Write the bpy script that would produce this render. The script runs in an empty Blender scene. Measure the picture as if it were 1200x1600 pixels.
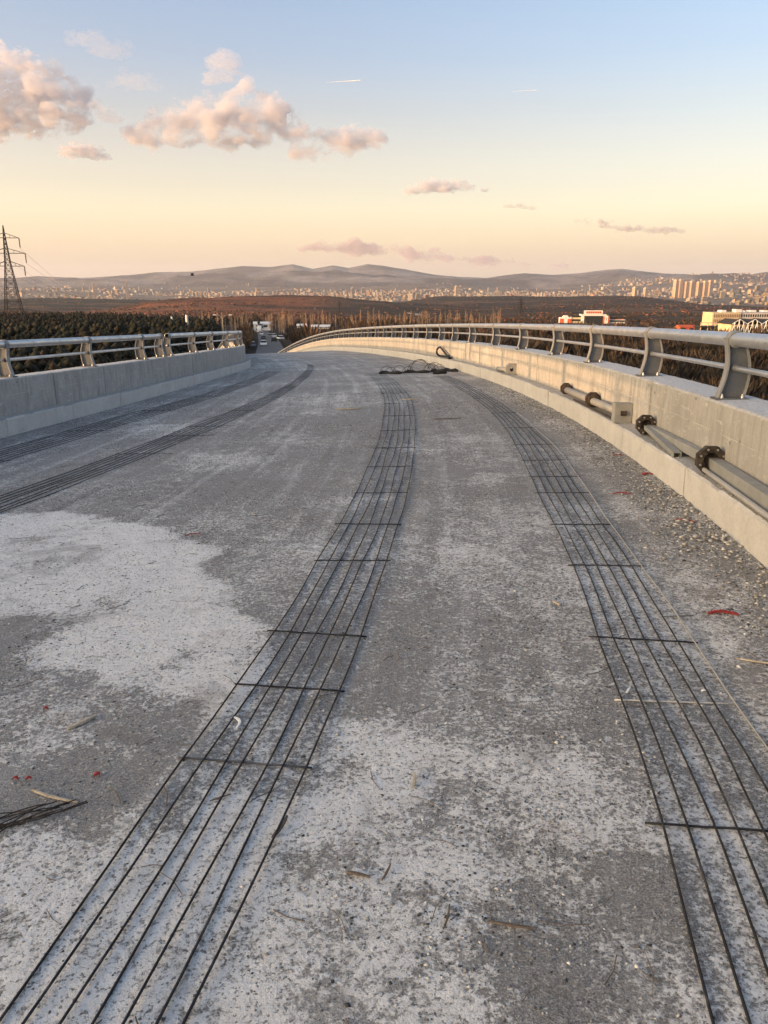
import bpy, bmesh, math, random
import numpy as np
from mathutils import Vector, Matrix, noise as mnoise

random.seed(7)
rng = np.random.default_rng(11)
scene = bpy.context.scene
COL = scene.collection

# ------------------------------------------------------------------ camera
FPX, PITCH, CAMH = 1200.0, 0.28759, 1.6          # focal length in photo pixels (1200 x 1600)
cam_data = bpy.data.cameras.new("camera")
cam_data.sensor_fit = 'VERTICAL'
cam_data.sensor_height = 32.0
cam_data.lens = 32.0 * FPX / 1600.0
cam_data.clip_start = 0.05
cam_data.clip_end = 150000.0
cam = bpy.data.objects.new("camera", cam_data)
COL.objects.link(cam)
cam.location = (0, 0, CAMH)
cam.rotation_euler = (math.pi / 2 - PITCH, 0, 0)
scene.camera = cam

# ------------------------------------------------------------------ sky and sun
SUN_AZ, SUN_EL = math.radians(180 + 66), math.radians(2.7)     # clockwise from +Y: behind and to the left
world = bpy.data.worlds.new("World")
scene.world = world
world.use_nodes = True
wn, wl = world.node_tree.nodes, world.node_tree.links
wn.clear()
w_out = wn.new('ShaderNodeOutputWorld')
w_sky = wn.new('ShaderNodeTexSky')
w_sky.sky_type = 'NISHITA'
w_sky.sun_disc = False
w_sky.sun_elevation = math.radians(8.0)
w_sky.sun_rotation = SUN_AZ
w_sky.altitude = 0
w_sky.dust_density = 6.0
w_sky.ozone_density = 1.0
w_bg = wn.new('ShaderNodeBackground')
w_bg.inputs[1].default_value = 0.15
wl.new(w_sky.outputs[0], w_bg.inputs[0])
w_tc = wn.new('ShaderNodeTexCoord')
w_sep = wn.new('ShaderNodeSeparateXYZ')
wl.new(w_tc.outputs['Generated'], w_sep.inputs[0])
w_ramp = wn.new('ShaderNodeValToRGB')                     # dusk glow by height above the horizon
w_ramp.color_ramp.interpolation = 'LINEAR'
stops = [(0.0, (0.305, 0.226, 0.160)), (0.052, (0.288, 0.220, 0.150)), (0.085, (0.238, 0.192, 0.138)), (0.115, (0.172, 0.126, 0.100)), (0.156, (0.114, 0.070, 0.058)),
         (0.191, (0.070, 0.036, 0.036)), (0.242, (0.026, 0.012, 0.036)), (0.30, (0.006, 0.002, 0.030)), (0.6, (0.0, 0.0, 0.012)), (1.0, (0.0, 0.0, 0.006))]
cr = w_ramp.color_ramp
while len(cr.elements) < len(stops):
    cr.elements.new(0.5)
for el_, (p_, c_) in zip(cr.elements, stops):
    el_.position = p_
    el_.color = (*c_, 1)
wl.new(w_sep.outputs[2], w_ramp.inputs[0])
w_bg2 = wn.new('ShaderNodeBackground')
w_bg2.inputs[1].default_value = 1.0
wl.new(w_ramp.outputs[0], w_bg2.inputs[0])
w_add = wn.new('ShaderNodeAddShader')
wl.new(w_bg.outputs[0], w_add.inputs[0])
wl.new(w_bg2.outputs[0], w_add.inputs[1])
wl.new(w_add.outputs[0], w_out.inputs[0])

sun_data = bpy.data.lights.new("sun", 'SUN')
sun_data.energy = 2.2
sun_data.angle = math.radians(0.53)
sun_data.color = (1.0, 0.55, 0.25)
sun = bpy.data.objects.new("sun", sun_data)
COL.objects.link(sun)
to_sun = Vector((math.sin(SUN_AZ) * math.cos(SUN_EL), math.cos(SUN_AZ) * math.cos(SUN_EL), math.sin(SUN_EL)))
sun.rotation_euler = to_sun.to_track_quat('Z', 'Y').to_euler()
sun.location = to_sun * 60

# ------------------------------------------------------------------ exposure and renderer
vs = scene.view_settings
vs.view_transform = 'Standard'
vs.look = 'None'
vs.exposure = 1.55
vs.gamma = 1.0
vs.use_curve_mapping = False
cy = scene.cycles
cy.max_bounces = 6
cy.diffuse_bounces = 3
cy.glossy_bounces = 3
cy.transparent_max_bounces = 12
cy.volume_bounces = 3
cy.use_denoising = True
cy.volume_step_rate = 1.0
cy.volume_max_steps = 128


# ================================================================== helpers
def link(o, parent=None):
    COL.objects.link(o)
    if parent is not None:
        o.parent = parent
    return o


def mesh_obj(name, verts, faces, mat, parent=None, smooth=False):
    me = bpy.data.meshes.new(name)
    me.from_pydata([tuple(map(float, v)) for v in verts], [], faces)
    me.materials.append(mat)
    if smooth:
        me.polygons.foreach_set('use_smooth', [True] * len(me.polygons))
    me.update()
    return link(bpy.data.objects.new(name, me), parent)


def np_obj(name, V, Q, mat, parent=None, smooth=False):
    """fast mesh from numpy: V (n,3), Q (m,k) all faces with k corners"""
    V = np.ascontiguousarray(V, dtype=np.float32)
    Q = np.ascontiguousarray(Q, dtype=np.int32)
    me = bpy.data.meshes.new(name)
    k = Q.shape[1]
    me.vertices.add(len(V))
    me.vertices.foreach_set('co', V.ravel())
    me.loops.add(Q.size)
    me.loops.foreach_set('vertex_index', Q.ravel())
    me.polygons.add(len(Q))
    me.polygons.foreach_set('loop_start', np.arange(0, Q.size, k, dtype=np.int32))
    me.polygons.foreach_set('loop_total', np.full(len(Q), k, dtype=np.int32))
    if smooth:
        me.polygons.foreach_set('use_smooth', np.ones(len(Q), dtype=bool))
    me.materials.append(mat)
    me.update(calc_edges=True)
    me.validate()
    return link(bpy.data.objects.new(name, me), parent)


def attr_color(o, name, rgb):
    a = o.data.color_attributes.new(name, 'FLOAT_COLOR', 'POINT')
    c = np.ones((len(o.data.vertices), 4), dtype=np.float32)
    c[:, :3] = rgb
    a.data.foreach_set('color', c.ravel())


def attr_float(o, name, v):
    a = o.data.attributes.new(name, 'FLOAT', 'POINT')
    a.data.foreach_set('value', np.ascontiguousarray(v, dtype=np.float32))


def tag(o, label, cat, group=None):
    o['label'] = label
    o['category'] = cat
    if group:
        o['group'] = group
    return o


def empty(name, loc=(0, 0, 0), rz=0.0):
    o = bpy.data.objects.new(name, None)
    o.empty_display_size = 0.2
    COL.objects.link(o)
    o.location = loc
    o.rotation_euler = (0, 0, rz)
    return o


def structure(o):
    o['kind'] = 'structure'
    return o


def stuff(o):
    o['kind'] = 'stuff'
    return o


class MB:
    """collects simple solids into one mesh"""
    def __init__(self):
        self.v, self.f = [], []

    def add(self, vs_, fs_):
        n = len(self.v)
        self.v += [tuple(map(float, p)) for p in vs_]
        self.f += [tuple(i + n for i in f) for f in fs_]
        return self

    def box(self, lo, hi, M=None):
        x0, y0, z0 = lo
        x1, y1, z1 = hi
        p = [(x0, y0, z0), (x1, y0, z0), (x1, y1, z0), (x0, y1, z0), (x0, y0, z1), (x1, y0, z1), (x1, y1, z1), (x0, y1, z1)]
        if M is not None:
            p = [M @ Vector(q) for q in p]
        return self.add(p, [(3, 2, 1, 0), (4, 5, 6, 7), (0, 1, 5, 4), (1, 2, 6, 5), (2, 3, 7, 6), (3, 0, 4, 7)])

    def prism(self, poly, w0, w1, fn):
        """polygon (a,b) swept from w0 to w1; fn(a,b,w) -> point"""
        n = len(poly)
        p = [fn(a, b, w0) for a, b in poly] + [fn(a, b, w1) for a, b in poly]
        f = [tuple(range(n))[::-1], tuple(range(n, 2 * n))]
        f += [(i, (i + 1) % n, (i + 1) % n + n, i + n) for i in range(n)]
        return self.add(p, f)

    def tube(self, pts, r, sides=8, cap=True):
        pts = [Vector(p) for p in pts]
        rr = r if hasattr(r, '__len__') else [r] * len(pts)
        n = len(pts)
        base = len(self.v)
        up = Vector((0, 0, 1))
        for i, p in enumerate(pts):
            t = (pts[min(i + 1, n - 1)] - pts[max(i - 1, 0)])
            t = t.normalized() if t.length > 1e-9 else Vector((0, 1, 0))
            a = t.cross(up)
            a = a.normalized() if a.length > 1e-3 else t.cross(Vector((1, 0, 0))).normalized()
            b = a.cross(t)
            for k in range(sides):
                an = 2 * math.pi * k / sides
                self.v.append(tuple(p + (a * math.cos(an) + b * math.sin(an)) * rr[i]))
        for i in range(n - 1):
            for k in range(sides):
                k2 = (k + 1) % sides
                self.f.append((base + i * sides + k, base + i * sides + k2, base + (i + 1) * sides + k2, base + (i + 1) * sides + k))
        if cap:
            self.f.append(tuple(base + k for k in range(sides))[::-1])
            self.f.append(tuple(base + (n - 1) * sides + k for k in range(sides)))
        return self

    def build(self, name, mat, parent=None, smooth=False):
        return mesh_obj(name, self.v, self.f, mat, parent, smooth)


def copy_tree(o, parent=None):
    c = o.copy()
    COL.objects.link(c)
    if parent is not None:
        c.parent = parent
    for ch in list(o.children):
        copy_tree(ch, c)
    return c


def ray(x, y):
    """viewing ray of photo pixel, for sizing far things"""
    px, py = x - 600.0, 800.0 - y
    c, s = math.cos(PITCH), math.sin(PITCH)
    return np.array([px, FPX * c + py * s, -FPX * s + py * c]) / FPX


def at(x, y, Y):
    d = ray(x, y)
    return Vector(d * (Y / d[1])) + Vector((0, 0, CAMH))


# ================================================================== materials
class NT:
    def __init__(self, name):
        self.m = bpy.data.materials.new(name)
        self.m.use_nodes = True
        self.t = self.m.node_tree
        self.n, self.l = self.t.nodes, self.t.links
        self.b = self.n['Principled BSDF']
        self.b.inputs['Specular IOR Level'].default_value = 0.25
        self.tc = self.n.new('ShaderNodeTexCoord')

    def coord(self, scale=1.0, loc=(0, 0, 0), src='Object'):
        mp = self.n.new('ShaderNodeMapping')
        mp.inputs['Scale'].default_value = (scale,) * 3 if not hasattr(scale, '__len__') else scale
        mp.inputs['Location'].default_value = loc
        self.l.new(self.tc.outputs[src], mp.inputs[0])
        return mp.outputs[0]

    def noise(self, co, scale, detail=4, rough=0.6, dist=0.0):
        t = self.n.new('ShaderNodeTexNoise')
        t.inputs['Scale'].default_value = scale
        t.inputs['Detail'].default_value = detail
        t.inputs['Roughness'].default_value = rough
        t.inputs['Distortion'].default_value = dist
        self.l.new(co, t.inputs['Vector'])
        return t.outputs[0]

    def voro(self, co, scale, feature='F1', rnd=1.0):
        t = self.n.new('ShaderNodeTexVoronoi')
        t.feature = feature
        t.inputs['Scale'].default_value = scale
        t.inputs['Randomness'].default_value = rnd
        self.l.new(co, t.inputs['Vector'])
        return t.outputs['Distance']

    def ramp(self, fac, stops, interp='LINEAR'):
        r = self.n.new('ShaderNodeValToRGB')
        e = r.color_ramp
        e.interpolation = interp
        while len(e.elements) < len(stops):
            e.elements.new(0.5)
        for q, (p, c) in zip(e.elements, stops):
            q.position = p
            q.color = (*c, 1) if hasattr(c, '__len__') else (c, c, c, 1)
        self.l.new(fac, r.inputs[0])
        return r.outputs[0]

    def mix(self, fac, a, b, mode='MIX'):
        x = self.n.new('ShaderNodeMix')
        x.data_type = 'RGBA'
        x.blend_type = mode
        for sock, v in ((x.inputs[0], fac), (x.inputs[6], a), (x.inputs[7], b)):
            if hasattr(v, 'is_linked') or hasattr(v, 'links'):
                self.l.new(v, sock)
            elif hasattr(v, '__len__'):
                sock.default_value = (*v, 1)
            else:
                sock.default_value = v if sock.type == 'VALUE' else (v, v, v, 1)
        return x.outputs[2]

    def math(self, op, a, b=0.0, c=0.0, clamp=False):
        x = self.n.new('ShaderNodeMath')
        x.operation = op
        x.use_clamp = clamp
        for s, v in zip(x.inputs, (a, b, c)):
            if hasattr(v, 'links'):
                self.l.new(v, s)
            else:
                s.default_value = v
        return x.outputs[0]

    def attr(self, name, out='Fac'):
        a = self.n.new('ShaderNodeAttribute')
        a.attribute_name = name
        return a.outputs[out]

    def bump(self, h, strength=0.5, dist=0.01, prev=None):
        b = self.n.new('ShaderNodeBump')
        b.inputs['Strength'].default_value = strength
        b.inputs['Distance'].default_value = dist
        self.l.new(h, b.inputs['Height'])
        if prev is not None:
            self.l.new(prev, b.inputs['Normal'])
        return b.outputs[0]

    def out(self, color=None, rough=None, normal=None, metal=None):
        for k, v in (('Base Color', color), ('Roughness', rough), ('Normal', normal), ('Metallic', metal)):
            if v is None:
                continue
            if hasattr(v, 'links'):
                self.l.new(v, self.b.inputs[k])
            elif hasattr(v, '__len__'):
                self.b.inputs[k].default_value = (*v, 1)
            else:
                self.b.inputs[k].default_value = v
        return self.m


def plain(name, col, rough=0.7, metal=0.0, var=0.25, scale=6.0, bump=0.0):
    n = NT(name)
    co = n.coord()
    f = n.noise(co, scale, 5)
    lo = tuple(c * (1 - var) for c in col)
    hi = tuple(min(1, c * (1 + var)) for c in col)
    c = n.ramp(f, [(0.3, lo), (0.7, hi)])
    nm = n.bump(n.noise(co, scale * 6, 4), bump, 0.01) if bump else None
    return n.out(c, rough, nm, metal)


def mat_deck():
    n = NT('deck_concrete')
    co = n.coord()
    dust = n.attr('dust')
    so = n.attr('along', 'Vector')                       # x across, y along the road
    mp = n.n.new('ShaderNodeMapping')
    mp.inputs['Scale'].default_value = (5.0, 0.22, 1.0)
    n.l.new(so, mp.inputs[0])
    track = n.noise(mp.outputs[0], 1.0, 5, 0.6, 0.3)
    big = n.noise(co, 0.9, 6, 0.65)
    mid = n.noise(co, 6.0, 6, 0.7, 0.4)
    fine = n.noise(co, 42.0, 5, 0.75)
    grit = n.noise(co, 170.0, 3, 0.7)
    rough = n.noise(co, 21.0, 7, 0.75)
    m = n.math('ADD', dust, n.math('MULTIPLY', n.math('SUBTRACT', mid, 0.5), 0.9))
    m = n.math('ADD', m, n.math('MULTIPLY', n.math('SUBTRACT', fine, 0.5), 1.6))
    m = n.math('ADD', m, n.math('MULTIPLY', n.math('SUBTRACT', rough, 0.5), 0.8))
    m = n.math('ADD', m, n.math('MULTIPLY', n.math('SUBTRACT', big, 0.5), 0.6))
    m = n.math('ADD', m, n.math('MULTIPLY', n.math('SUBTRACT', track, 0.5), 0.55))
    m = n.math('ADD', m, n.math('MULTIPLY', n.math('SUBTRACT', n.noise(n.coord(1.0, (3, 8, 6)), 88.0, 4, 0.7), 0.5), 1.1))
    mask = n.ramp(m, [(0.40, 0.0), (0.52, 0.5), (0.66, 1.0)])
    dark = n.ramp(grit, [(0.30, (0.075, 0.072, 0.068)), (0.5, (0.24, 0.232, 0.222)), (0.72, (0.54, 0.525, 0.505))])
    dark = n.mix(n.ramp(big, [(0.35, 0.0), (0.7, 0.45)]), dark, (0.265, 0.257, 0.247))
    dark = n.mix(n.ramp(track, [(0.52, 0.0), (0.70, 0.55)]), dark, (0.44, 0.435, 0.43))
    dark = n.mix(n.ramp(n.noise(mp.outputs[0], 0.6, 4, 0.6), [(0.30, 0.5), (0.42, 0.0)]), dark, (0.10, 0.10, 0.102))
    pale = n.ramp(n.noise(co, 14.0, 6, 0.7), [(0.25, (0.62, 0.605, 0.58)), (0.55, (0.76, 0.745, 0.72)), (0.8, (0.84, 0.825, 0.80))])
    pits = n.ramp(n.noise(co, 75.0, 2, 0.6), [(0.32, 1.0), (0.40, 0.0)])
    pale = n.mix(n.math('MULTIPLY', pits, 0.8), pale, (0.10, 0.098, 0.095))
    col = n.mix(mask, dark, pale)
    sp = n.noise(n.coord(1.0, (7, 2, 1)), 62.0, 3, 0.65)
    col = n.mix(n.ramp(sp, [(0.59, 0.0), (0.67, 0.6)]), col, (0.58, 0.57, 0.55))
    col = n.mix(n.ramp(n.noise(n.coord(1.0, (1, 9, 4)), 48.0, 3, 0.65), [(0.62, 0.0), (0.69, 0.75)]), col, (0.07, 0.068, 0.066))
    scuff = n.noise(n.coord((1.0, 1.0, 1.0), (4, 6, 2)), 11.0, 7, 0.8, 1.2)
    col = n.mix(n.ramp(scuff, [(0.64, 0.0), (0.72, 0.4)]), col, (0.11, 0.108, 0.105))
    stain = n.noise(n.coord(1.0, (2, 5, 9)), 1.5, 6, 0.7, 0.8)
    col = n.mix(n.ramp(stain, [(0.55, 0.0), (0.68, 0.45)]), col, (0.17, 0.155, 0.14))
    rust = n.ramp(n.noise(n.coord(1.0, (5, 3, 0)), 2.6, 5, 0.6), [(0.62, 0.0), (0.74, 0.35)])
    col = n.mix(rust, col, (0.25, 0.18, 0.125))
    blue = n.ramp(n.noise(n.coord(1.0, (15, 8, 0)), 1.9, 4, 0.6), [(0.62, 0.0), (0.76, 0.22)])
    col = n.mix(blue, col, (0.30, 0.33, 0.42))
    nm = n.bump(mid, 0.5, 0.03)
    nm = n.bump(rough, 0.6, 0.015, nm)
    nm = n.bump(fine, 0.6, 0.008, nm)
    nm = n.bump(grit, 0.7, 0.004, nm)
    nm = n.bump(n.math('MULTIPLY', pits, -1.0), 0.6, 0.005, nm)
    nm = n.bump(mask, 0.35, 0.006, nm)
    return n.out(col, 0.92, nm)


def mat_wall():
    n = NT('cast_concrete')
    co = n.coord()
    rnd = n.n.new('ShaderNodeObjectInfo').outputs['Random']
    hh = n.attr('hgt')
    ss = n.attr('run')
    big = n.noise(co, 1.3, 6, 0.65)
    mid = n.noise(co, 5.0, 6, 0.7, 0.6)
    fine = n.noise(co, 30.0, 5, 0.7)
    cv = n.n.new('ShaderNodeCombineXYZ')
    n.l.new(n.math('MULTIPLY', ss, 9.0), cv.inputs[0])
    n.l.new(n.math('MULTIPLY', hh, 1.1), cv.inputs[1])
    vert = n.noise(cv.outputs[0], 1.0, 5, 0.65)
    c = n.ramp(big, [(0.28, (0.27, 0.265, 0.255)), (0.5, (0.37, 0.365, 0.355)), (0.75, (0.46, 0.455, 0.44))])
    c = n.mix(n.ramp(mid, [(0.5, 0.0), (0.72, 0.45)]), c, (0.50, 0.495, 0.48))
    c = n.mix(n.ramp(mid, [(0.28, 0.55), (0.45, 0.0)]), c, (0.22, 0.21, 0.20))
    c = n.mix(n.ramp(vert, [(0.48, 0.0), (0.66, 0.7)]), c, (0.17, 0.163, 0.15))
    c = n.mix(n.ramp(fine, [(0.3, 0.45), (0.55, 0.0)]), c, (0.2, 0.195, 0.185))
    c = n.mix(n.math('MULTIPLY', rnd, 0.5), c, (0.27, 0.265, 0.255))
    seam = n.math('SUBTRACT', 1.0, n.math('DIVIDE', n.math('ABSOLUTE', n.math('SUBTRACT', n.math('ADD', hh, n.math('MULTIPLY', mid, 0.02)), 0.60)), 0.008), clamp=True)
    brk = n.ramp(n.noise(co, 3.0, 4), [(0.42, 0.0), (0.55, 1.0)])
    seam = n.math('MULTIPLY', seam, brk)
    c = n.mix(n.math('MULTIPLY', seam, 0.6), c, (0.52, 0.50, 0.47))
    holes = n.ramp(n.voro(co, 8.0), [(0.07, 1.0), (0.13, 0.0)])
    keep = n.ramp(n.noise(co, 2.2, 3), [(0.48, 0.0), (0.56, 1.0)])
    h = n.math('MULTIPLY', holes, keep)
    c = n.mix(n.math('MULTIPLY', h, 0.8), c, (0.07, 0.06, 0.05))
    chips = n.ramp(n.noise(n.coord((2.2, 2.2, 9.0), (3, 1, 4)), 2.3, 5, 0.7), [(0.61, 0.0), (0.67, 0.5)])
    c = n.mix(chips, c, (0.54, 0.53, 0.51))
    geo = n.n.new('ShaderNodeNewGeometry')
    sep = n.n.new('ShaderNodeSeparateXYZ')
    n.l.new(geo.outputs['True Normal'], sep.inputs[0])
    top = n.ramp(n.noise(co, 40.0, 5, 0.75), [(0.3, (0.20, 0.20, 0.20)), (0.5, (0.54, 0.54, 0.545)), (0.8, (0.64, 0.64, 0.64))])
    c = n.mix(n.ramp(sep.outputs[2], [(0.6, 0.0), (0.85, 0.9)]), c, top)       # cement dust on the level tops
    nm = n.bump(big, 0.3, 0.03)
    nm = n.bump(mid, 0.35, 0.012, nm)
    nm = n.bump(fine, 0.55, 0.006, nm)
    nm = n.bump(seam, 0.6, 0.006, nm)
    nm = n.bump(n.math('MULTIPLY', h, -1.0), 0.9, 0.02, nm)
    return n.out(c, 0.88, nm)


def mat_kerb():
    n = NT('kerb_concrete')
    co = n.coord()
    rnd = n.n.new('ShaderNodeObjectInfo').outputs['Random']
    big = n.noise(co, 2.0, 6, 0.65)
    fine = n.noise(co, 45.0, 5, 0.7)
    c = n.ramp(big, [(0.28, (0.40, 0.395, 0.385)), (0.55, (0.50, 0.495, 0.485)), (0.78, (0.58, 0.575, 0.56))])
    c = n.mix(n.ramp(fine, [(0.3, 0.4), (0.5, 0.0)]), c, (0.24, 0.23, 0.21))
    c = n.mix(n.math('MULTIPLY', rnd, 0.3), c, (0.40, 0.39, 0.375))
    c = n.mix(n.ramp(n.noise(co, 7.0, 6, 0.75, 0.8), [(0.30, 0.5), (0.44, 0.0)]), c, (0.27, 0.26, 0.245))
    geo = n.n.new('ShaderNodeNewGeometry')
    sep = n.n.new('ShaderNodeSeparateXYZ')
    n.l.new(geo.outputs['True Normal'], sep.inputs[0])
    grit = n.ramp(n.noise(co, 60.0, 4, 0.75), [(0.3, (0.12, 0.115, 0.11)), (0.6, (0.40, 0.39, 0.37)), (0.8, (0.5, 0.49, 0.47))])
    c = n.mix(n.ramp(sep.outputs[2], [(0.6, 0.0), (0.85, 0.8)]), c, grit)      # loose grit lies on the level tops
    nm = n.bump(big, 0.3, 0.02)
    nm = n.bump(fine, 0.6, 0.006, nm)
    return n.out(c, 0.9, nm)


def mat_steel(name, col, metal, rough):
    n = NT(name)
    co = n.coord()
    f = n.noise(co, 3.0, 6, 0.7)
    g = n.noise(co, 45.0, 4, 0.7)
    c = n.ramp(f, [(0.3, tuple(v * 0.75 for v in col)), (0.7, tuple(min(1, v * 1.12) for v in col))])
    c = n.mix(n.ramp(g, [(0.58, 0.0), (0.75, 0.35)]), c, tuple(v * 0.55 for v in col))
    rnd = n.n.new('ShaderNodeObjectInfo').outputs['Random']
    c = n.mix(n.math('MULTIPLY', rnd, 0.25), c, tuple(v * 0.6 for v in col))
    du = n.noise(co, 7.0, 6, 0.75, 0.5)
    c = n.mix(n.ramp(du, [(0.52, 0.0), (0.68, 0.5)]), c, tuple(v * 0.6 + 0.13 for v in col))       # cement dust
    r = n.mix(n.ramp(du, [(0.5, 0.0), (0.68, 0.6)]), n.ramp(f, [(0.3, rough + 0.16), (0.7, rough)]), 0.9)
    return n.out(c, r, n.bump(g, 0.08, 0.002), metal)


def mat_terrain():
    n = NT('terrain_cover')
    co = n.coord()
    base = n.attr('cover', 'Color')
    a = n.noise(co, 0.004, 8, 0.7)
    b = n.noise(co, 0.03, 7, 0.75)
    d = n.noise(co, 0.22, 5, 0.7)
    c = n.mix(1.0, base, n.ramp(a, [(0.3, 0.45), (0.7, 1.35)]), 'MULTIPLY')
    c = n.mix(1.0, c, n.ramp(b, [(0.3, 0.4), (0.68, 1.45)]), 'MULTIPLY')
    c = n.mix(1.0, c, n.ramp(d, [(0.3, 0.55), (0.7, 1.35)]), 'MULTIPLY')
    nm = n.bump(b, 1.0, 14.0)
    nm = n.bump(d, 1.0, 2.5, nm)
    return n.out(c, 0.97, nm)


def mat_attr(name, attr='tint', rough=0.9, mul=1.0):
    n = NT(name)
    c = n.attr(attr, 'Color')
    return n.out(c, rough)


M = {}
M['deck'] = mat_deck()
M['wall'] = mat_wall()
M['kerb'] = mat_kerb()
M['post'] = mat_steel('post_steel', (0.13, 0.14, 0.155), 0.25, 0.5)
M['flange'] = mat_steel('glow_lit_flange', (0.30, 0.305, 0.315), 0.3, 0.55)  # post steel made paler: the side glow is put into this colour
M['rail'] = mat_steel('galvanised_rail', (0.60, 0.61, 0.62), 0.85, 0.34)
M['bolt'] = mat_steel('bolt_steel', (0.7, 0.7, 0.7), 0.9, 0.3)
M['rebar'] = mat_steel('dark_rebar', (0.032, 0.033, 0.038), 0.3, 0.65)
M['rebar_dusty'] = mat_steel('dusty_rebar', (0.10, 0.105, 0.12), 0.15, 0.8)
M['rebar_pale'] = plain('mortar_coated_rebar', (0.52, 0.51, 0.49), 0.9, 0, 0.3, 40, 0.4)
M['rebar_bright'] = mat_steel('worn_rebar', (0.40, 0.39, 0.38), 0.3, 0.65)
M['channel'] = mat_steel('zinc_channel', (0.33, 0.335, 0.325), 0.4, 0.55)
M['iron'] = plain('dark_iron', (0.055, 0.045, 0.038), 0.8, 0.2, 0.7, 25, 0.5)
M['rust'] = plain('rusty_iron', (0.16, 0.065, 0.03), 0.85, 0.1, 0.4, 25, 0.3)
M['black'] = plain('black_rubber', (0.012, 0.012, 0.013), 0.6, 0.0, 0.3, 10, 0.2)
M['terrain'] = mat_terrain()
M['tint'] = mat_attr('tinted')
M['red'] = plain('red_plastic', (0.30, 0.035, 0.032), 0.7, 0, 0.5, 60)
M['blue'] = plain('blue_plastic', (0.03, 0.06, 0.28), 0.5, 0, 0.2, 20)
M['wood'] = plain('splintered_wood', (0.42, 0.36, 0.28), 0.9, 0, 0.35, 60, 0.3)
M['wood_dark'] = plain('weathered_wood', (0.13, 0.105, 0.085), 0.9, 0, 0.35, 60, 0.3)
M['asphalt'] = plain('asphalt', (0.10, 0.10, 0.104), 0.9, 0, 0.2, 0.5)
M['lattice'] = plain('lattice_steel', (0.06, 0.05, 0.045), 0.8, 0.3, 0.2, 1)
M['white'] = plain('white_paint', (0.75, 0.74, 0.72), 0.7, 0, 0.06, 2)
M['cream'] = plain('cream_render', (0.62, 0.50, 0.33), 0.9, 0, 0.12, 0.2)
M['pinkwhite'] = plain('pale_render', (0.60, 0.53, 0.47), 0.9, 0, 0.12, 0.2)
M['redpaint'] = plain('red_render', (0.55, 0.12, 0.055), 0.8, 0, 0.12, 0.3)
M['glass'] = plain('dark_glazing', (0.03, 0.035, 0.04), 0.15, 0, 0.2, 0.5)
M['darkroof'] = plain('dark_roof', (0.04, 0.037, 0.035), 0.8, 0, 0.2, 0.3)
M['bark'] = plain('pale_bark', (0.42, 0.33, 0.25), 0.95, 0, 0.3, 2)
M['twig'] = plain('bare_twigs', (0.23, 0.125, 0.07), 0.95, 0, 0.4, 0.6)
M['tyre'] = plain('tyre_rubber', (0.02, 0.02, 0.02), 0.8)

# ================================================================== the line of the bridge
DS = 0.1
S = np.arange(-14, 130 + DS / 2, DS)


def curvature(s):
    k = -0.01982593 + 0.00056176 * s - 3.55e-06 * s * s
    k = np.where(s < 0, -0.0198, k)
    return np.where(s > 52, -0.0008, k)


_i0 = int(round(14 / DS))
PSI = np.cumsum(curvature(S)) * DS
PSI = PSI - PSI[_i0] + 0.21267527
PX = np.cumsum(np.sin(PSI)) * DS
PX -= PX[_i0]
PY = np.cumsum(np.cos(PSI)) * DS
PY -= PY[_i0]


def zc(s):
    s = np.asarray(s, dtype=float)
    q = np.clip(s, -100, 54)
    z = -0.03475115 * q - 0.0002713 * q * q - 7.9e-07 * np.where(q > 0, q, 0) ** 3
    e = np.maximum(s - 54, 0)
    f = np.minimum(e, 36)
    return z - 0.0710 * e - 0.0011 * f * f - 0.0792 * (e - f)


XSLOPE = 0.02587


def off_r(s):
    s = np.clip(np.asarray(s, dtype=float), 0, 60)
    return 1.6468 + 2.8e-05 * s + 0.00016147 * s * s


_os = np.arange(-20, 160, 0.1)
_sl = np.where(_os < 0, 0.0112, np.where(_os < 28.5, 0.0112 + 0.0035079 * _os + 5.88e-05 * _os ** 2, np.maximum(0.159 - (_os - 28.5) * 0.03, 0)))
_ol = np.cumsum(_sl) * 0.1
_ol = _ol - _ol[200] - 7.3864


def off_l(s):
    return np.interp(s, _os, _ol)


def bpos(s, o, h=0.0):
    """point at chainage s, offset o to the right, height h above the deck (vectorised)"""
    s = np.asarray(s, dtype=float)
    psi, x, y = np.interp(s, S, PSI), np.interp(s, S, PX), np.interp(s, S, PY)
    o = np.asarray(o, dtype=float)
    return np.stack(np.broadcast_arrays(x + o * np.cos(psi), y - o * np.sin(psi), zc(s) + XSLOPE * o + h), -1)


def V3(s, o, h=0.0):
    return Vector(bpos(s, o, h))


def heading(s):
    return float(np.interp(s, S, PSI))


def vnoise(x, y, sc, seed=0, octv=4):
    """cheap vectorised value noise in 0..1"""
    tot = np.zeros_like(x, dtype=float)
    amp, norm = 1.0, 0.0
    r = np.random.default_rng(seed)
    tab = r.random((256, 256))
    for _ in range(octv):
        u, v = x * sc, y * sc
        iu, iv = np.floor(u).astype(int), np.floor(v).astype(int)
        fu, fv = u - iu, v - iv
        fu, fv = fu * fu * (3 - 2 * fu), fv * fv * (3 - 2 * fv)
        g = lambda a, b: tab[a % 256, b % 256]
        n_ = (g(iu, iv) * (1 - fu) + g(iu + 1, iv) * fu) * (1 - fv) + (g(iu, iv + 1) * (1 - fu) + g(iu + 1, iv + 1) * fu) * fv
        tot += amp * n_
        norm += amp
        amp *= 0.5
        sc *= 2.03
    return tot / norm


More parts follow.
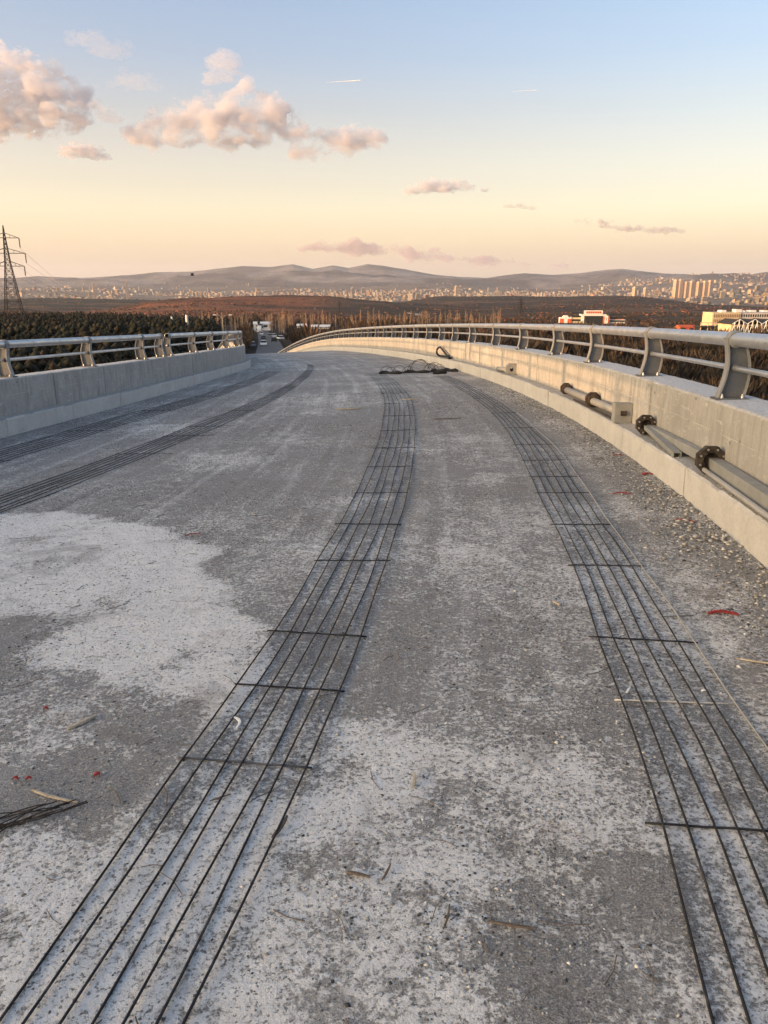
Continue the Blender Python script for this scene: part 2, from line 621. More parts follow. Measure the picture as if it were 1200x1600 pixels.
# ================================================================== terrain
HZ = 445.0
KPX = 1252.0
ringdef = {   # distance : (photo columns, photo rows of the ground there)
    1000: ([-300, 0, 150, 300, 450, 600, 900, 1200], [495, 494, 494, 496, 499, 500, 500, 498]),
    1400: ([-300, 0, 150, 300, 450, 600, 750, 900, 1200], [487, 486, 489, 485, 488, 491, 492, 492, 490]),
    1850: ([-300, 0, 120, 165, 230, 300, 450, 520, 600, 750, 900, 1000, 1200], [486, 487, 491, 484, 470, 463, 461, 464, 469, 482, 480, 478, 484]),
    2300: ([-300, 0, 150, 300, 450, 600, 750, 900, 1000, 1100, 1200], [482, 479, 481, 480, 478, 484, 476, 474, 474, 478, 483]),
    3000: ([-300, 0, 100, 200, 300, 450, 600, 680, 750, 900, 1000, 1050, 1100, 1200], [472, 469, 466, 467, 470, 474, 475, 463, 462, 463, 465, 470, 476, 480]),
    3800: ([-300, 0, 300, 600, 750, 900, 1000, 1100, 1200], [475, 475, 476, 473, 473, 473, 474, 478, 481]),
    5000: ([0, 300, 600, 900, 1200], [472, 472, 469, 469, 471]),
    7000: ([0, 300, 600, 900, 1000, 1100, 1200], [462, 462, 460, 461, 458, 452, 450]),
    9500: ([0, 300, 600, 900, 1000, 1100, 1200], [452, 452, 449, 449, 443, 438, 437]),
    12000: ([0, 300, 450, 600, 750, 900, 960, 1050, 1100, 1200], [444, 438, 432, 430, 441, 437, 430, 434, 434, 436]),
    14500: ([-300, 0, 60, 130, 200, 245, 300, 350, 380, 425, 458, 490, 520, 545, 575, 600, 640, 680, 720, 760, 820, 860, 900, 940, 970, 1000, 1040, 1100, 1150, 1200, 1500],
            [438, 437, 432, 435, 431, 426, 426, 421, 417, 418, 414, 421, 416, 420, 414, 417, 424, 431, 434, 435, 428, 430, 428, 423, 420.5, 424, 429, 434, 431, 436, 436]),
    17500: ([0, 600, 1200], [446, 444, 446]),
    22000: ([0, 600, 1200], [447, 447, 447]),
}
near_r = [0.0, 60, 110, 150, 260, 475, 700]
near_z = [-13.0, -13, -12.2, -12, -16.5, -25.5, -33]


def px_of_az(az):
    return 600 + KPX * np.tan(np.clip(az, -0.85, 0.85))


def sstep(a, b, x):
    t = np.clip((x - a) / (b - a), 0, 1)
    return t * t * (3 - 2 * t)


_rs = sorted(ringdef)


def terrain_z(X, Y):
    X, Y = np.asarray(X, dtype=float), np.asarray(Y, dtype=float)
    r = np.hypot(X, Y) + 1e-6
    az = np.arctan2(X, Y)
    px = px_of_az(az)
    ca = np.cos(np.clip(az, -0.6, 0.6))
    znear = np.interp(r, near_r, near_z)
    znear = znear + 5.0 * sstep(380, 60, px) * sstep(220, 500, r)
    rr = [700.0] + _rs
    zz = [znear if False else np.full_like(r, -33.0) + 5.0 * sstep(380, 60, px)]
    for q in _rs:
        c, y = ringdef[q]
        zz.append(CAMH - (np.interp(px, c, y) - HZ) / KPX * q * ca)
    zz = np.stack(zz, 0)
    lr = np.log(np.array(rr))
    t = np.clip(np.log(r), lr[0], lr[-1] - 1e-9)
    i = np.clip(np.searchsorted(lr, t, side='right') - 1, 0, len(lr) - 2)
    f = (t - lr[i]) / (lr[i + 1] - lr[i])
    f = f * f * (3 - 2 * f)
    flat = np.arange(r.size)
    zr = zz.reshape(len(rr), -1)
    zf = zr[i.ravel(), flat] * (1 - f.ravel()) + zr[i.ravel() + 1, flat] * f.ravel()
    z = np.where(r < 700, znear, zf.reshape(r.shape))
    # roughness grows with distance: gullies on the far slopes
    amp = np.interp(r, [0, 60, 300, 1000, 2500, 6000, 9000, 12000, 14500, 22000], [0, 0.3, 1.0, 4, 9, 6, 24, 34, 14, 30])
    z = z + amp * (vnoise(X, Y, 1 / 420.0, 3, 5) - 0.5) * 1.6
    rid = 1 - np.abs(2 * vnoise(X, Y, 1 / 1900.0, 14, 5) - 1)
    z = z + (rid - 0.72) * np.interp(r, [6500, 9500, 11500, 13300, 14500, 16000, 22000], [0, 90, 230, 60, 12, 40, 40]) * 1.3
    rid = 1 - np.abs(2 * vnoise(X, Y, 1 / 330.0, 15, 5) - 1)
    z = z + (rid - 0.72) * np.interp(r, [700, 1000, 1500, 2600, 3300, 4000], [0, 5, 13, 16, 8, 0])
    # unseen hill added behind and to the left; it keeps the sun off the near end
    ed = (X * 0.407 - Y * 0.914) + 23.0
    al = -(X * 0.914 + Y * 0.407)
    hill = sstep(-6, 24, ed + 3 * (vnoise(X, Y, 1 / 40.0, 8, 3) - 0.5)) * sstep(230, 330, al) * sstep(640, 480, al) * sstep(330, 240, ed)
    return z + hill * 46.0


def build_terrain():
    front = np.radians(np.arange(-42, 42.01, 0.125))
    back = np.radians(np.arange(44, 316.01, 2.0))
    az = np.concatenate([front, back])
    r = np.concatenate([[2.0, 6, 12, 20, 30, 42], np.geomspace(55, 1000, 80), np.geomspace(1020, 22000, 190)])
    A, R = np.meshgrid(az, r, indexing='ij')
    X, Y = R * np.sin(A), R * np.cos(A)
    Z = terrain_z(X, Y)
    na, nr = A.shape
    idx = np.arange(na * nr).reshape(na, nr)
    a, b = idx, np.roll(idx, -1, axis=0)
    Q = np.stack([a[:, :-1], b[:, :-1], b[:, 1:], a[:, 1:]], -1).reshape(-1, 4)
    Q = Q[:, ::-1]
    V = np.stack([X, Y, Z], -1).reshape(-1, 3)
    o = np_obj('terrain', V, Q, M['terrain'], None, True)
    x, y = X.ravel(), Y.ravel()
    rr, px = np.hypot(x, y), px_of_az(np.arctan2(x, y))
    scrub = np.array([0.055, 0.040, 0.024])
    brown = np.array([0.31, 0.11, 0.05])
    ridge = np.array([0.070, 0.045, 0.028])
    dgreen = np.array([0.035, 0.036, 0.026])
    plainc = np.array([0.20, 0.16, 0.125])
    mount = np.array([0.22, 0.185, 0.165])
    c = np.zeros((len(x), 3)) + scrub
    w = lambda m: m[:, None]
    f = sstep(800, 1150, rr)
    c = c * (1 - w(f)) + w(f) * (w(sstep(560, 430, px)) * brown + w(1 - sstep(560, 430, px)) * ridge)
    f = sstep(150, 60, px) * sstep(900, 1300, rr) * sstep(3600, 3100, rr)
    c = c * (1 - w(f)) + dgreen * w(f)
    f = sstep(2000, 2200, rr) * sstep(470, 400, px) * sstep(3600, 3100, rr)
    c = c * (1 - w(f)) + dgreen * 1.3 * w(f)
    bands = vnoise(x * 0.25, y, 1 / 130.0, 21, 4)
    f = sstep(0.56, 0.66, bands) * sstep(1000, 1300, rr) * sstep(3300, 2900, rr)
    c = c * (1 - w(f * 0.7)) + np.array([0.030, 0.024, 0.018]) * w(f * 0.7)
    f = sstep(0.42, 0.34, bands) * sstep(1000, 1300, rr) * sstep(3300, 2900, rr)
    c = c * (1 - w(f * 0.6)) + np.array([0.23, 0.13, 0.08]) * w(f * 0.6)
    f = sstep(3300, 4000, rr)
    c = c * (1 - w(f)) + plainc * w(f)
    f = sstep(8500, 10500, rr)
    mv = sstep(0.36, 0.64, vnoise(x, y, 1 / 800., 81, 5))
    c = c * (1 - w(f)) + (mount * w(0.45 + 0.95 * mv)) * w(f)
    attr_color(o, 'cover', c)
    return structure(o)


terrain = build_terrain()

# ================================================================== bridge deck
POLY_A = np.array([(-4.105, 6.275), (-3.326, 6.365), (-2.601, 6.218), (-2.035, 5.81), (-1.441, 5.092), (-1.019, 4.466), (-0.875, 4.076), (-0.63, 3.738), (-0.611, 3.31), (-0.701, 2.994), (-0.814, 2.885), (-1.024, 2.948), (-1.299, 3.016), (-1.706, 3.579), (-1.746, 4.021), (-1.992, 4.083), (-2.17, 3.993), (-2.762, 4.071), (-4.2, 4.5)])
POLY_B = np.array([(-1.474, 1.955), (-1.098, 2.041), (-0.776, 2.122), (-0.671, 2.293), (-0.638, 2.45), (-0.242, 2.523), (-0.108, 2.86), (0.111, 2.964), (0.396, 2.593), (0.717, 2.494), (0.902, 2.325), (0.903, 2.048), (0.839, 1.654), (0.74, 1.368), (0.7, 0.6), (-1.8, 0.6), (-2.4, 1.9)])


def poly_sd(P, x, y):
    """signed distance, positive inside"""
    d = np.full(x.shape, 1e9)
    inside = np.zeros(x.shape, dtype=bool)
    n = len(P)
    for i in range(n):
        ax, ay = P[i]
        bx, by = P[(i + 1) % n]
        ex, ey = bx - ax, by - ay
        t = np.clip(((x - ax) * ex + (y - ay) * ey) / (ex * ex + ey * ey), 0, 1)
        d = np.minimum(d, np.hypot(x - ax - t * ex, y - ay - t * ey))
        cr_ = ((ay > y) != (by > y)) & (x < (bx - ax) * (y - ay) / (by - ay + 1e-12) + ax)
        inside ^= cr_
    return np.where(inside, d, -d)


DARK_SPOTS = [(-2.38, 5.08, .22), (-1.61, 4.17, .2), (-1.13, 3.12, .13), (-1.95, 3.6, .35), (0.52, 1.91, .16), (0.71, 1.73, .15), (-0.02, 1.45, .12), (0.33, 1.56, .12),
              (0.2, 2.23, .14), (-0.08, 1.98, .13), (0.25, 1.74, .09), (-1.14, 2.34, .25), (0.51, 1.44, .14), (-1.25, 2.2, .18), (-3.2, 4.6, .3), (-2.9, 5.6, .25), (-1.05, 4.3, .1), (-0.9, 3.3, .12)]
PALE_SPOTS = [(-1.5, 2.75, .18), (-0.9, 2.4, .14), (1.3, 2.0, .25), (1.2, 3.4, .3), (-0.2, 6.5, .6), (0.6, 5.0, .5), (1.0, 7.5, .5), (0.4, 9.5, .7), (0.65, 1.55, .3), (0.35, 1.35, .25), (1.0, 1.9, .3), (1.25, 2.5, .25), (0.9, 1.3, .3), (-2.0, 9.0, 1.0), (-3.5, 12.0, 1.2), (-1.2, 16.0, 1.6), (1.5, 4.2, .3), (-0.6, 2.7, .25)]


def dust_at(x, y):
    x0_, y0_ = x, y
    x = x0_ + 0.55 * (vnoise(x0_, y0_, 1.7, 61, 4) - 0.5) + 0.16 * (vnoise(x0_, y0_, 9.0, 63, 3) - 0.5)
    y = y0_ + 0.75 * (vnoise(x0_, y0_, 1.7, 62, 4) - 0.5) + 0.2 * (vnoise(x0_, y0_, 9.0, 64, 3) - 0.5)
    d = 0.40 - 0.10 * sstep(4.5, 8.0, y0_) + 0.6 * (vnoise(x0_, y0_, 0.8, 65, 5) - 0.5) + 0.12 * sstep(3.4, 1.6, y0_) + 0.24 * sstep(2.5, 1.8, y0_) * sstep(0.0, 0.4, x0_)
    d = np.maximum(d, 1.02 * sstep(-0.34, 0.10, poly_sd(POLY_A, x, y)))
    d = np.maximum(d, 0.80 * sstep(-0.34, 0.22, poly_sd(POLY_B, x, y)))
    for cx, cy_, rr in PALE_SPOTS:
        d = np.maximum(d, 0.56 * np.exp(-((x - cx) ** 2 + (y - cy_) ** 2) / (rr * rr)))
    for cx, cy_, rr in DARK_SPOTS:
        d = d - 0.42 * np.exp(-(((x - cx) / 1.3) ** 2 + (y - cy_) ** 2) / (rr * rr))
    return d


def deck_relief(x, y):
    return 0.010 * (vnoise(x, y, 3.0, 5, 4) - 0.5) + 0.004 * (vnoise(x, y, 22.0, 6, 3) - 0.5)


def build_deck():
    s = np.concatenate([np.arange(-14, 0.5, 0.25), np.arange(0.5, 9, 0.03), np.arange(9, 20, 0.08), np.arange(20, 60, 0.3), np.arange(60, 122.1, 1.0)])
    u = np.linspace(0, 1, 281)
    Sg, U = np.meshgrid(s, u, indexing='ij')
    lo, hi = off_l(Sg) - 0.30, off_r(Sg) + 0.30
    O = lo + (hi - lo) * U
    P = bpos(Sg, O, 0.0)
    fade = sstep(30, 12, Sg)
    P[..., 2] += deck_relief(P[..., 0], P[..., 1]) * fade
    ns, nu = Sg.shape
    idx = np.arange(ns * nu).reshape(ns, nu)
    Q = np.stack([idx[:-1, :-1], idx[:-1, 1:], idx[1:, 1:], idx[1:, :-1]], -1).reshape(-1, 4)
    o = np_obj('bridge_deck', P.reshape(-1, 3), Q, M['deck'], None, True)
    attr_float(o, 'dust', dust_at(P[..., 0].ravel(), P[..., 1].ravel()))
    av = o.data.attributes.new('along', 'FLOAT_VECTOR', 'POINT')
    av.data.foreach_set('vector', np.stack([O, Sg, 0 * O], -1).astype(np.float32).ravel())
    structure(o)
    # slab and box girder below the running surface
    ss = np.arange(-14, 122.1, 2.0)
    mb = MB()
    for a, b in zip(ss[:-1], ss[1:]):
        ring = []
        for q in (a, b):
            l, r = float(off_l(q)) - 0.75, float(off_r(q)) + 0.75
            ring += [V3(q, l, -0.06), V3(q, r, -0.06), V3(q, r, -0.35), V3(q, r - 1.6, -0.6), V3(q, r - 2.4, -1.9), V3(q, l + 2.4, -1.9), V3(q, l + 1.6, -0.6), V3(q, l, -0.35)]
        mb.add(ring, [(i, (i + 1) % 8, (i + 1) % 8 + 8, i + 8) for i in range(8)])
    mb.build('bridge_girder', M['wall'], o)
    return o


deck = build_deck()

# ================================================================== parapets
H_K, H_W, H_R = 0.2735, 0.8446, 1.4254
LEDGE = 0.20
WALL_T = 0.42


def sweep_panel(name, s0, s1, side, prof, mat, parent, step=0.5, jitter=0.0, wear=0.0):
    """profile (u outwards from the kerb face, h) swept along the kerb line, edges worn where near"""
    if wear and s0 < 32:
        step = 0.06
    n = max(2, int(round((s1 - s0) / step)) + 1)
    sv = np.linspace(s0, s1, n)
    off = off_r if side > 0 else off_l
    k = len(prof)
    U = np.tile(np.array([p[0] for p in prof]), (n, 1))
    Hh = np.tile(np.array([p[1] for p in prof]), (n, 1))
    U += random.uniform(-jitter, jitter)
    if wear and s0 < 32:
        ph = random.uniform(0, 50)
        for j in range(1, k):
            if prof[j][1] > 0.1:
                w1 = vnoise(sv * 1.0, sv * 0 + ph + j, 9.0, 71, 3) - 0.5
                w2 = np.maximum(0, vnoise(sv * 1.0, sv * 0 + ph + 3.7 * j, 3.0, 72, 3) - 0.62)
                U[:, j] += wear * 0.8 * w1
                Hh[:, j] += wear * w1 - (wear * 5 * w2 if j < 3 else 0)
    P = bpos(sv[:, None] + 0 * U, off(sv)[:, None] + side * U, Hh).reshape(-1, 3)
    i, j = np.meshgrid(np.arange(n - 1), np.arange(k), indexing='ij')
    j2 = (j + 1) % k
    Q = np.stack([i * k + j, i * k + j2, (i + 1) * k + j2, (i + 1) * k + j], -1).reshape(-1, 4)
    fs_ = [tuple(f) for f in (Q if side < 0 else Q[:, ::-1]).tolist()]
    e0, e1 = tuple(range(k)), tuple(range((n - 1) * k, n * k))
    fs_ += [e0[::-1], e1] if side < 0 else [e0, e1[::-1]]
    o = mesh_obj(name, P, fs_, mat, parent)
    attr_float(o, 'hgt', Hh.ravel())
    attr_float(o, 'run', (sv[:, None] + 0 * U).ravel())
    return o


C = 0.018
PROF_KERB = [(0.0, -0.05), (-0.012, H_K - C), (C - 0.012, H_K), (LEDGE - 0.003, H_K + 0.004), (LEDGE - 0.003, -0.05)]
PROF_WALL = [(LEDGE, -0.1), (LEDGE, H_W - C), (LEDGE + C, H_W), (LEDGE + WALL_T - C, H_W + 0.004), (LEDGE + WALL_T, H_W - C), (LEDGE + WALL_T, -0.4), (LEDGE + 0.1, -0.4)]
PROF_CORE = [(LEDGE + 0.03, -0.1), (LEDGE + 0.03, H_W - 0.03), (LEDGE + WALL_T - 0.03, H_W - 0.03), (LEDGE + WALL_T - 0.03, -0.3)]


def build_parapet(side, label, s_start, s_end, phase):
    root = empty('concrete_parapet', V3(0, float((off_r if side > 0 else off_l)(0))))
    tag(root, label, 'parapet')
    inv = Matrix.Translation(-root.location)
    objs = []
    s = s_start + phase
    while s < s_end:
        e = min(s + 2.3, s_end)
        objs.append(sweep_panel('wall_panel', s + 0.007, e - 0.007, side, PROF_WALL, M['wall'], root, jitter=0.004, wear=0.010))
        s = e
    s = s_start
    while s < s_end:
        e = min(s + 2.35, s_end)
        objs.append(sweep_panel('kerb_block', s + 0.006, e - 0.006, side, PROF_KERB, M['kerb'], root, jitter=0.006, wear=0.012))
        s = e
    objs.append(sweep_panel('wall_core', s_start, s_end, side, PROF_CORE, M['iron'], root, 1.0))
    for o in objs:
        o.data.transform(inv)
    return root


parapet_right = build_parapet(1, 'pale concrete parapet wall with stepped kerb on the right edge of the deck', -12.0, 120, 0.2)
parapet_left = build_parapet(-1, 'shaded grey concrete parapet wall with stepped kerb along the left edge', -12.0, 120, 0.4)

# ================================================================== railings
POST_H = H_R - H_W
PIPE_R = 0.06
PIPE_U, PIPE_H = 0.105, POST_H - PIPE_R - 0.008
MID_U, MID_H = 0.125, 0.27


def bow(t):
    return 0.055 * math.sin(math.pi * t * 0.92) + 0.012 * t


def make_post():
    """post in local axes: x outwards, y along the rail, z up"""
    n = 9
    ts = [i / (n - 1) for i in range(n)]
    front = [(bow(t), t * (PIPE_H + 0.012)) for t in ts]
    back = [(0.215 + bow(t) - 0.055 * t, t * (PIPE_H - 0.03)) for t in ts]
    mb = MB()
    for i in range(n - 1):                                  # web
        (a, b), (c, d) = front[i], front[i + 1]
        (e, f), (g, h) = back[i], back[i + 1]
        q = [(a, b), (e, f), (g, h), (c, d)]
        mb.prism(q, -0.006, 0.006, lambda x, z, w: (x, w, z))
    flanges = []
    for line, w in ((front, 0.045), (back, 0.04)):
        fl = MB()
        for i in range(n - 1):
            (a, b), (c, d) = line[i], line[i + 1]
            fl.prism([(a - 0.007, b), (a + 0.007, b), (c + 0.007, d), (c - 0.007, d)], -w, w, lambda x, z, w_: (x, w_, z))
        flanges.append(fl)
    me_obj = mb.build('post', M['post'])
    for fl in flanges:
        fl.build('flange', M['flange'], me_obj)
    # clamp ring around the top pipe
    r = MB()
    m = 20
    for k in range(m):
        a0, a1 = 2 * math.pi * k / m, 2 * math.pi * (k + 1) / m
        ri, ro = PIPE_R + 0.001, PIPE_R + 0.012
        P = lambda an, ra, w: (PIPE_U + math.cos(an) * ra, w, PIPE_H + math.sin(an) * ra)
        r.add([P(a0, ri, -.045), P(a0, ro, -.045), P(a1, ro, -.045), P(a1, ri, -.045), P(a0, ri, .045), P(a0, ro, .045), P(a1, ro, .045), P(a1, ri, .045)],
              [(0, 1, 2, 3), (7, 6, 5, 4), (1, 5, 6, 2), (0, 3, 7, 4)])
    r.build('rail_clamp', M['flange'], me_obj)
    s = MB()
    s.tube([(MID_U, -0.03, MID_H), (MID_U, 0.03, MID_H)], 0.034, 14)
    s.build('sleeve', M['post'], me_obj)
    b = MB().box((-0.03, -0.075, 0.0), (0.255, 0.075, 0.014))
    b.build('base_plate', M['post'], me_obj)
    for x in (0.03, 0.20):
        for y in (-0.055, 0.055):
            q = MB().tube([(x, y, 0.014), (x, y, 0.034)], 0.013, 6)
            q.tube([(x, y, 0.034), (x, y, 0.05)], 0.007, 6)
            q.build('bolt', M['bolt'], me_obj)
    return me_obj


post_proto = make_post()
post_used = [False]


def frame_at(s, off, side, h):
    """matrix at the parapet top: x outwards, y along the road"""
    psi = heading(s)
    psi_w = psi + math.atan2(float(off(s + 0.25) - off(s - 0.25)), 0.5)     # the edge line's own heading
    fwd = Vector((math.sin(psi_w), math.cos(psi_w), float(zc(s + .25) - zc(s - .25)) / 0.5)).normalized()
    outw = Vector((math.cos(psi_w), -math.sin(psi_w), 0)) * side
    up = Vector((0, 0, 1))
    Mx = Matrix((outw, fwd, up)).transposed().to_4x4()
    Mx.translation = V3(s, float(off(s)) + side * (LEDGE + 0.045), h)
    return Mx


def build_railing(side, label, posts, s0, s1, gaps=()):
    off = off_r if side > 0 else off_l
    root = tag(empty('steel_railing', V3(0, float(off(0)) + side * 0.3, H_W)), label, 'railing')
    inv = root.matrix_basis.inverted()
    for s in posts:
        p = post_proto if not post_used[0] else copy_tree(post_proto)
        post_used[0] = True
        p.parent = root
        Mx = frame_at(s, off, side, H_W + 0.002)
        if side < 0:                                    # keep the copy right handed
            Mx = Mx @ Matrix.Diagonal((1, -1, 1, 1))
        p.matrix_parent_inverse = Matrix()
        p.matrix_basis = Matrix.Translation(-root.location) @ Mx
    edges = [s0] + [g for gg in gaps for g in gg] + [s1]
    for a, b in zip(edges[::2], edges[1::2]):
        n = max(2, int((b - a) / 0.6))
        sv = np.linspace(a, b, n)
        for nm, uu, hh, rr, sides in (('top_rail', PIPE_U, PIPE_H, PIPE_R, 20), ('middle_rail', MID_U, MID_H, 0.024, 12)):
            pts = []
            for q in sv:
                Mx = frame_at(q, off, side, H_W)
                pts.append(Mx @ Vector((uu, 0, hh)) - root.location)
            mb = MB()
            open_end = nm == 'top_rail'
            mb.tube(pts, rr, sides, cap=not open_end)
            if open_end:                                # hollow pipe: an inner skin and end rings
                nb = len(mb.v)
                mb.tube(pts, rr - 0.006, sides, cap=False)
                k = len(pts)
                for i in range(sides):
                    j = (i + 1) % sides
                    mb.f.append((i, nb + i, nb + j, j))
                    mb.f.append(((k - 1) * sides + i, (k - 1) * sides + j, nb + (k - 1) * sides + j, nb + (k - 1) * sides + i))
            mb.build(nm, M['rail'], root, True)
    return root


posts_r = [-11.2, -8.6, -6.0, -3.4, -0.8, 1.8, 4.4, 7.0, 9.6, 12.4, 15.0, 18.0, 20.9, 23.9, 26.4, 28.5, 30.8, 33.3, 35.8, 38.2, 40.4, 42.6, 44.8, 47.0]
while posts_r[-1] < 117:
    posts_r.append(posts_r[-1] + 2.25)
posts_l = [-11.6, -8.4, -5.2, -2.0, 1.2, 5.0, 9.0, 12.4, 15.7, 18.9, 20.4, 21.1, 23.7, 26.0]
while posts_l[-1] < 117:
    posts_l.append(posts_l[-1] + 2.4)
railing_right = build_railing(1, 'grey steel railing with bowed posts on top of the right parapet', posts_r, -12, 119.5)
railing_left = build_railing(-1, 'grey steel railing with a break between two pipe ends on the left parapet', posts_l, -12, 119.5, gaps=((20.47, 21.03),))

# ================================================================== reinforcement bars laid on the deck
BAR_R = 0.0042


def build_bars(label, edge_l, edge_r, s0, s1, ties, nbars=7, bright_last=False, seed=1):
    """edge_l/r: functions giving the offset of the outer bars"""
    r = random.Random(seed)
    root = tag(empty('reinforcement_bars', V3(s0, float(edge_l(s0)))), label, 'rebar', 'bands of reinforcement bars laid along the deck')
    s = np.concatenate([np.arange(s0, min(9, s1), 0.12), np.arange(max(s0, 9), s1, 0.3)])
    P0 = np.array(root.location)
    for k in range(nbars):
        t = k / (nbars - 1)
        ph, am = r.uniform(0, 6.28), r.uniform(0.003, 0.009)
        o = edge_l(s) * (1 - t) + edge_r(s) * t + am * np.sin(s * r.uniform(0.9, 1.7) + ph) + 0.003 * np.sin(s * 4.1 + ph * 2)
        P = bpos(s, o, 0.0)
        P[:, 2] += deck_relief(P[:, 0], P[:, 1]) * 0.5 + 0.0105 + 0.004 * np.sin(s * 2.3 + ph)
        mb = MB().tube([tuple(p - P0) for p in P], BAR_R, 6)
        mb.build('bar', M['rebar_bright'] if (bright_last and k == nbars - 1) else M['rebar'], root, True)
    for q, ext_l, ext_r, dusty in ties:
        a, b = float(edge_l(q)) - ext_l, float(edge_r(q)) + ext_r
        sk = r.uniform(-0.03, 0.03)
        pts = []
        for i in range(7):
            f = i / 6
            p = bpos(q + sk * f, a + (b - a) * f, 0.0)
            p[2] += 0.5 * float(deck_relief(p[0:1], p[1:2])[0]) + 0.0055 + (0.002 if i % 2 else 0)
            pts.append(tuple(p - P0))
        MB().tube(pts, 0.0040 if q < 4.5 else 0.0038 if q < 6 else 0.003, 6).build('tie_bar', M['rebar_pale'] if dusty == 2 else M['rebar_dusty'] if dusty else M['rebar'], root, True)
    return root


lin = lambda xs, ys: (lambda s: np.interp(s, xs, ys))
ties_m = [(0.2, .04, .03, 0), (1.1, .05, .05, 1), (2.35, .03, .02, 1), (2.97, .02, .03, 0), (3.6, .05, .04, 0), (4.84, .02, .02, 0), (5.82, .04, .02, 0), (6.97, .02, .0, 0), (8.3, .03, .03, 0), (9.6, .03, .02, 0), (11.2, .02, .02, 0), (13.0, .02, .02, 0), (15.0, .02, .02, 0), (17.2, .02, .02, 0)]
build_bars('band of dark bars in the middle of the deck, running towards the black cable heap', lin([-1, 1.2, 2.3, 3.6, 4.8, 7, 9.2, 12.2, 15.2, 20, 26], [-1.15, -1.171, -1.203, -1.216, -1.265, -1.287, -1.305, -1.29, -1.23, -1.16, -1.12]),
           lin([-1, 1.3, 2.4, 3.6, 4.8, 6.2, 7.9, 11.7, 15, 20, 26], [-0.70, -0.724, -0.737, -0.768, -0.785, -0.80, -0.822, -0.794, -0.70, -0.64, -0.62]), -1, 24.5, ties_m, 7, seed=3)
ties_r = [(0.4, .04, .03, 1), (1.3, .04, .03, 0), (2.2, .06, .04, 0), (3.02, .03, .0, 2), (3.68, .05, .02, 0), (4.84, .03, .01, 0), (5.85, .02, .01, 0), (6.96, .03, .01, 0), (7.7, .03, .02, 0), (8.6, .03, .02, 0), (9.7, .03, .02, 0), (11.2, .03, .02, 0), (13., .03, .02, 0), (15.5, .03, .02, 0)]
build_bars('band of bars nearest the right kerb, its outer bar worn bright', lin([-1, 1.5, 2.2, 3, 3.65, 4.8, 5.9, 7, 8.8, 12.7, 20, 26], [0.47, 0.477, 0.49, 0.466, 0.447, 0.44, 0.41, 0.405, 0.437, 0.56, 0.62, 0.64]),
           lin([-1, 2.7, 3.05, 3.7, 4.86, 5.9, 7, 9.4, 11.4, 20, 26], [0.95, 0.945, 0.925, 0.902, 0.88, 0.852, 0.86, 0.93, 0.95, 1.05, 1.08]), -1, 22, ties_r, 7, True, seed=4)
ties_l = [(3.0, .05, .05, 0), (5.2, .05, .05, 0), (9.44, .04, .25, 0), (11.1, .04, .25, 0), (12.2, .04, .25, 0), (14.5, .02, .05, 0), (17, .02, .05, 0), (20, .02, .05, 0), (24, .02, .05, 0)]
build_bars('band of dark bars left of the middle, passing just behind the pale dust patch', lin([-1, 6.8, 9.4, 11.1, 12.2, 16.4, 22, 29, 34], [-5.1, -4.747, -4.58, -4.465, -4.375, -3.91, -3.35, -2.72, -2.4]),
           lin([-1, 6.1, 6.9, 8.8, 11.2, 14.7, 28.6, 34], [-4.65, -4.347, -4.29, -4.17, -3.98, -3.68, -2.53, -2.2]), -1, 32, ties_l, 7, seed=5)
ties_l0 = [(6.0, .05, .05, 0), (9.0, .05, .05, 0), (12.0, .03, .1, 0), (15, .03, .05, 0), (18, .02, .05, 0), (22, .02, .05, 0)]
build_bars('band of dark bars nearest the shaded left kerb', lin([-1, 10, 13.5, 17.5, 25, 30], [-6.7, -6.40, -6.15, -5.52, -4.5, -4.0]),
           lin([-1, 8.8, 10.5, 13, 16.8, 25, 30], [-6.1, -5.83, -5.75, -5.58, -5.07, -4.0, -3.5]), -1, 28, ties_l0, 7, seed=6)


# ================================================================== loose grit, stones, splinters
def pebble_field(name, x, y, z, size, tint, seed):
    """joined little stones: squashed, jittered octahedra"""
    g = np.random.default_rng(seed)
    n = len(x)
    base = np.array([(1, 0, 0), (0, 1, 0), (-1, 0, 0), (0, -1, 0), (0, 0, 1), (0, 0, -0.7)], dtype=float)
    tri = np.array([(0, 1, 4), (1, 2, 4), (2, 3, 4), (3, 0, 4), (1, 0, 5), (2, 1, 5), (3, 2, 5), (0, 3, 5)])
    V = base[None] * (1 + g.uniform(-0.35, 0.35, (n, 6, 3)))
    V[..., 0] *= g.uniform(0.8, 1.5, (n, 1))
    V[..., 2] *= g.uniform(0.35, 0.75, (n, 1))
    a = g.uniform(0, 6.283, n)
    ca, sa = np.cos(a)[:, None], np.sin(a)[:, None]
    X = (V[..., 0] * ca - V[..., 1] * sa) * size[:, None] + x[:, None]
    Y = (V[..., 0] * sa + V[..., 1] * ca) * size[:, None] + y[:, None]
    Z = V[..., 2] * size[:, None] + (z + size * 0.18)[:, None]
    W = np.stack([X, Y, Z], -1).reshape(-1, 3)
    T = (tri[None] + (np.arange(n) * 6)[:, None, None]).reshape(-1, 3)
    o = np_obj(name, W, T, M['tint'])
    attr_color(o, 'tint', np.repeat(tint, 6, axis=0))
    return stuff(o)


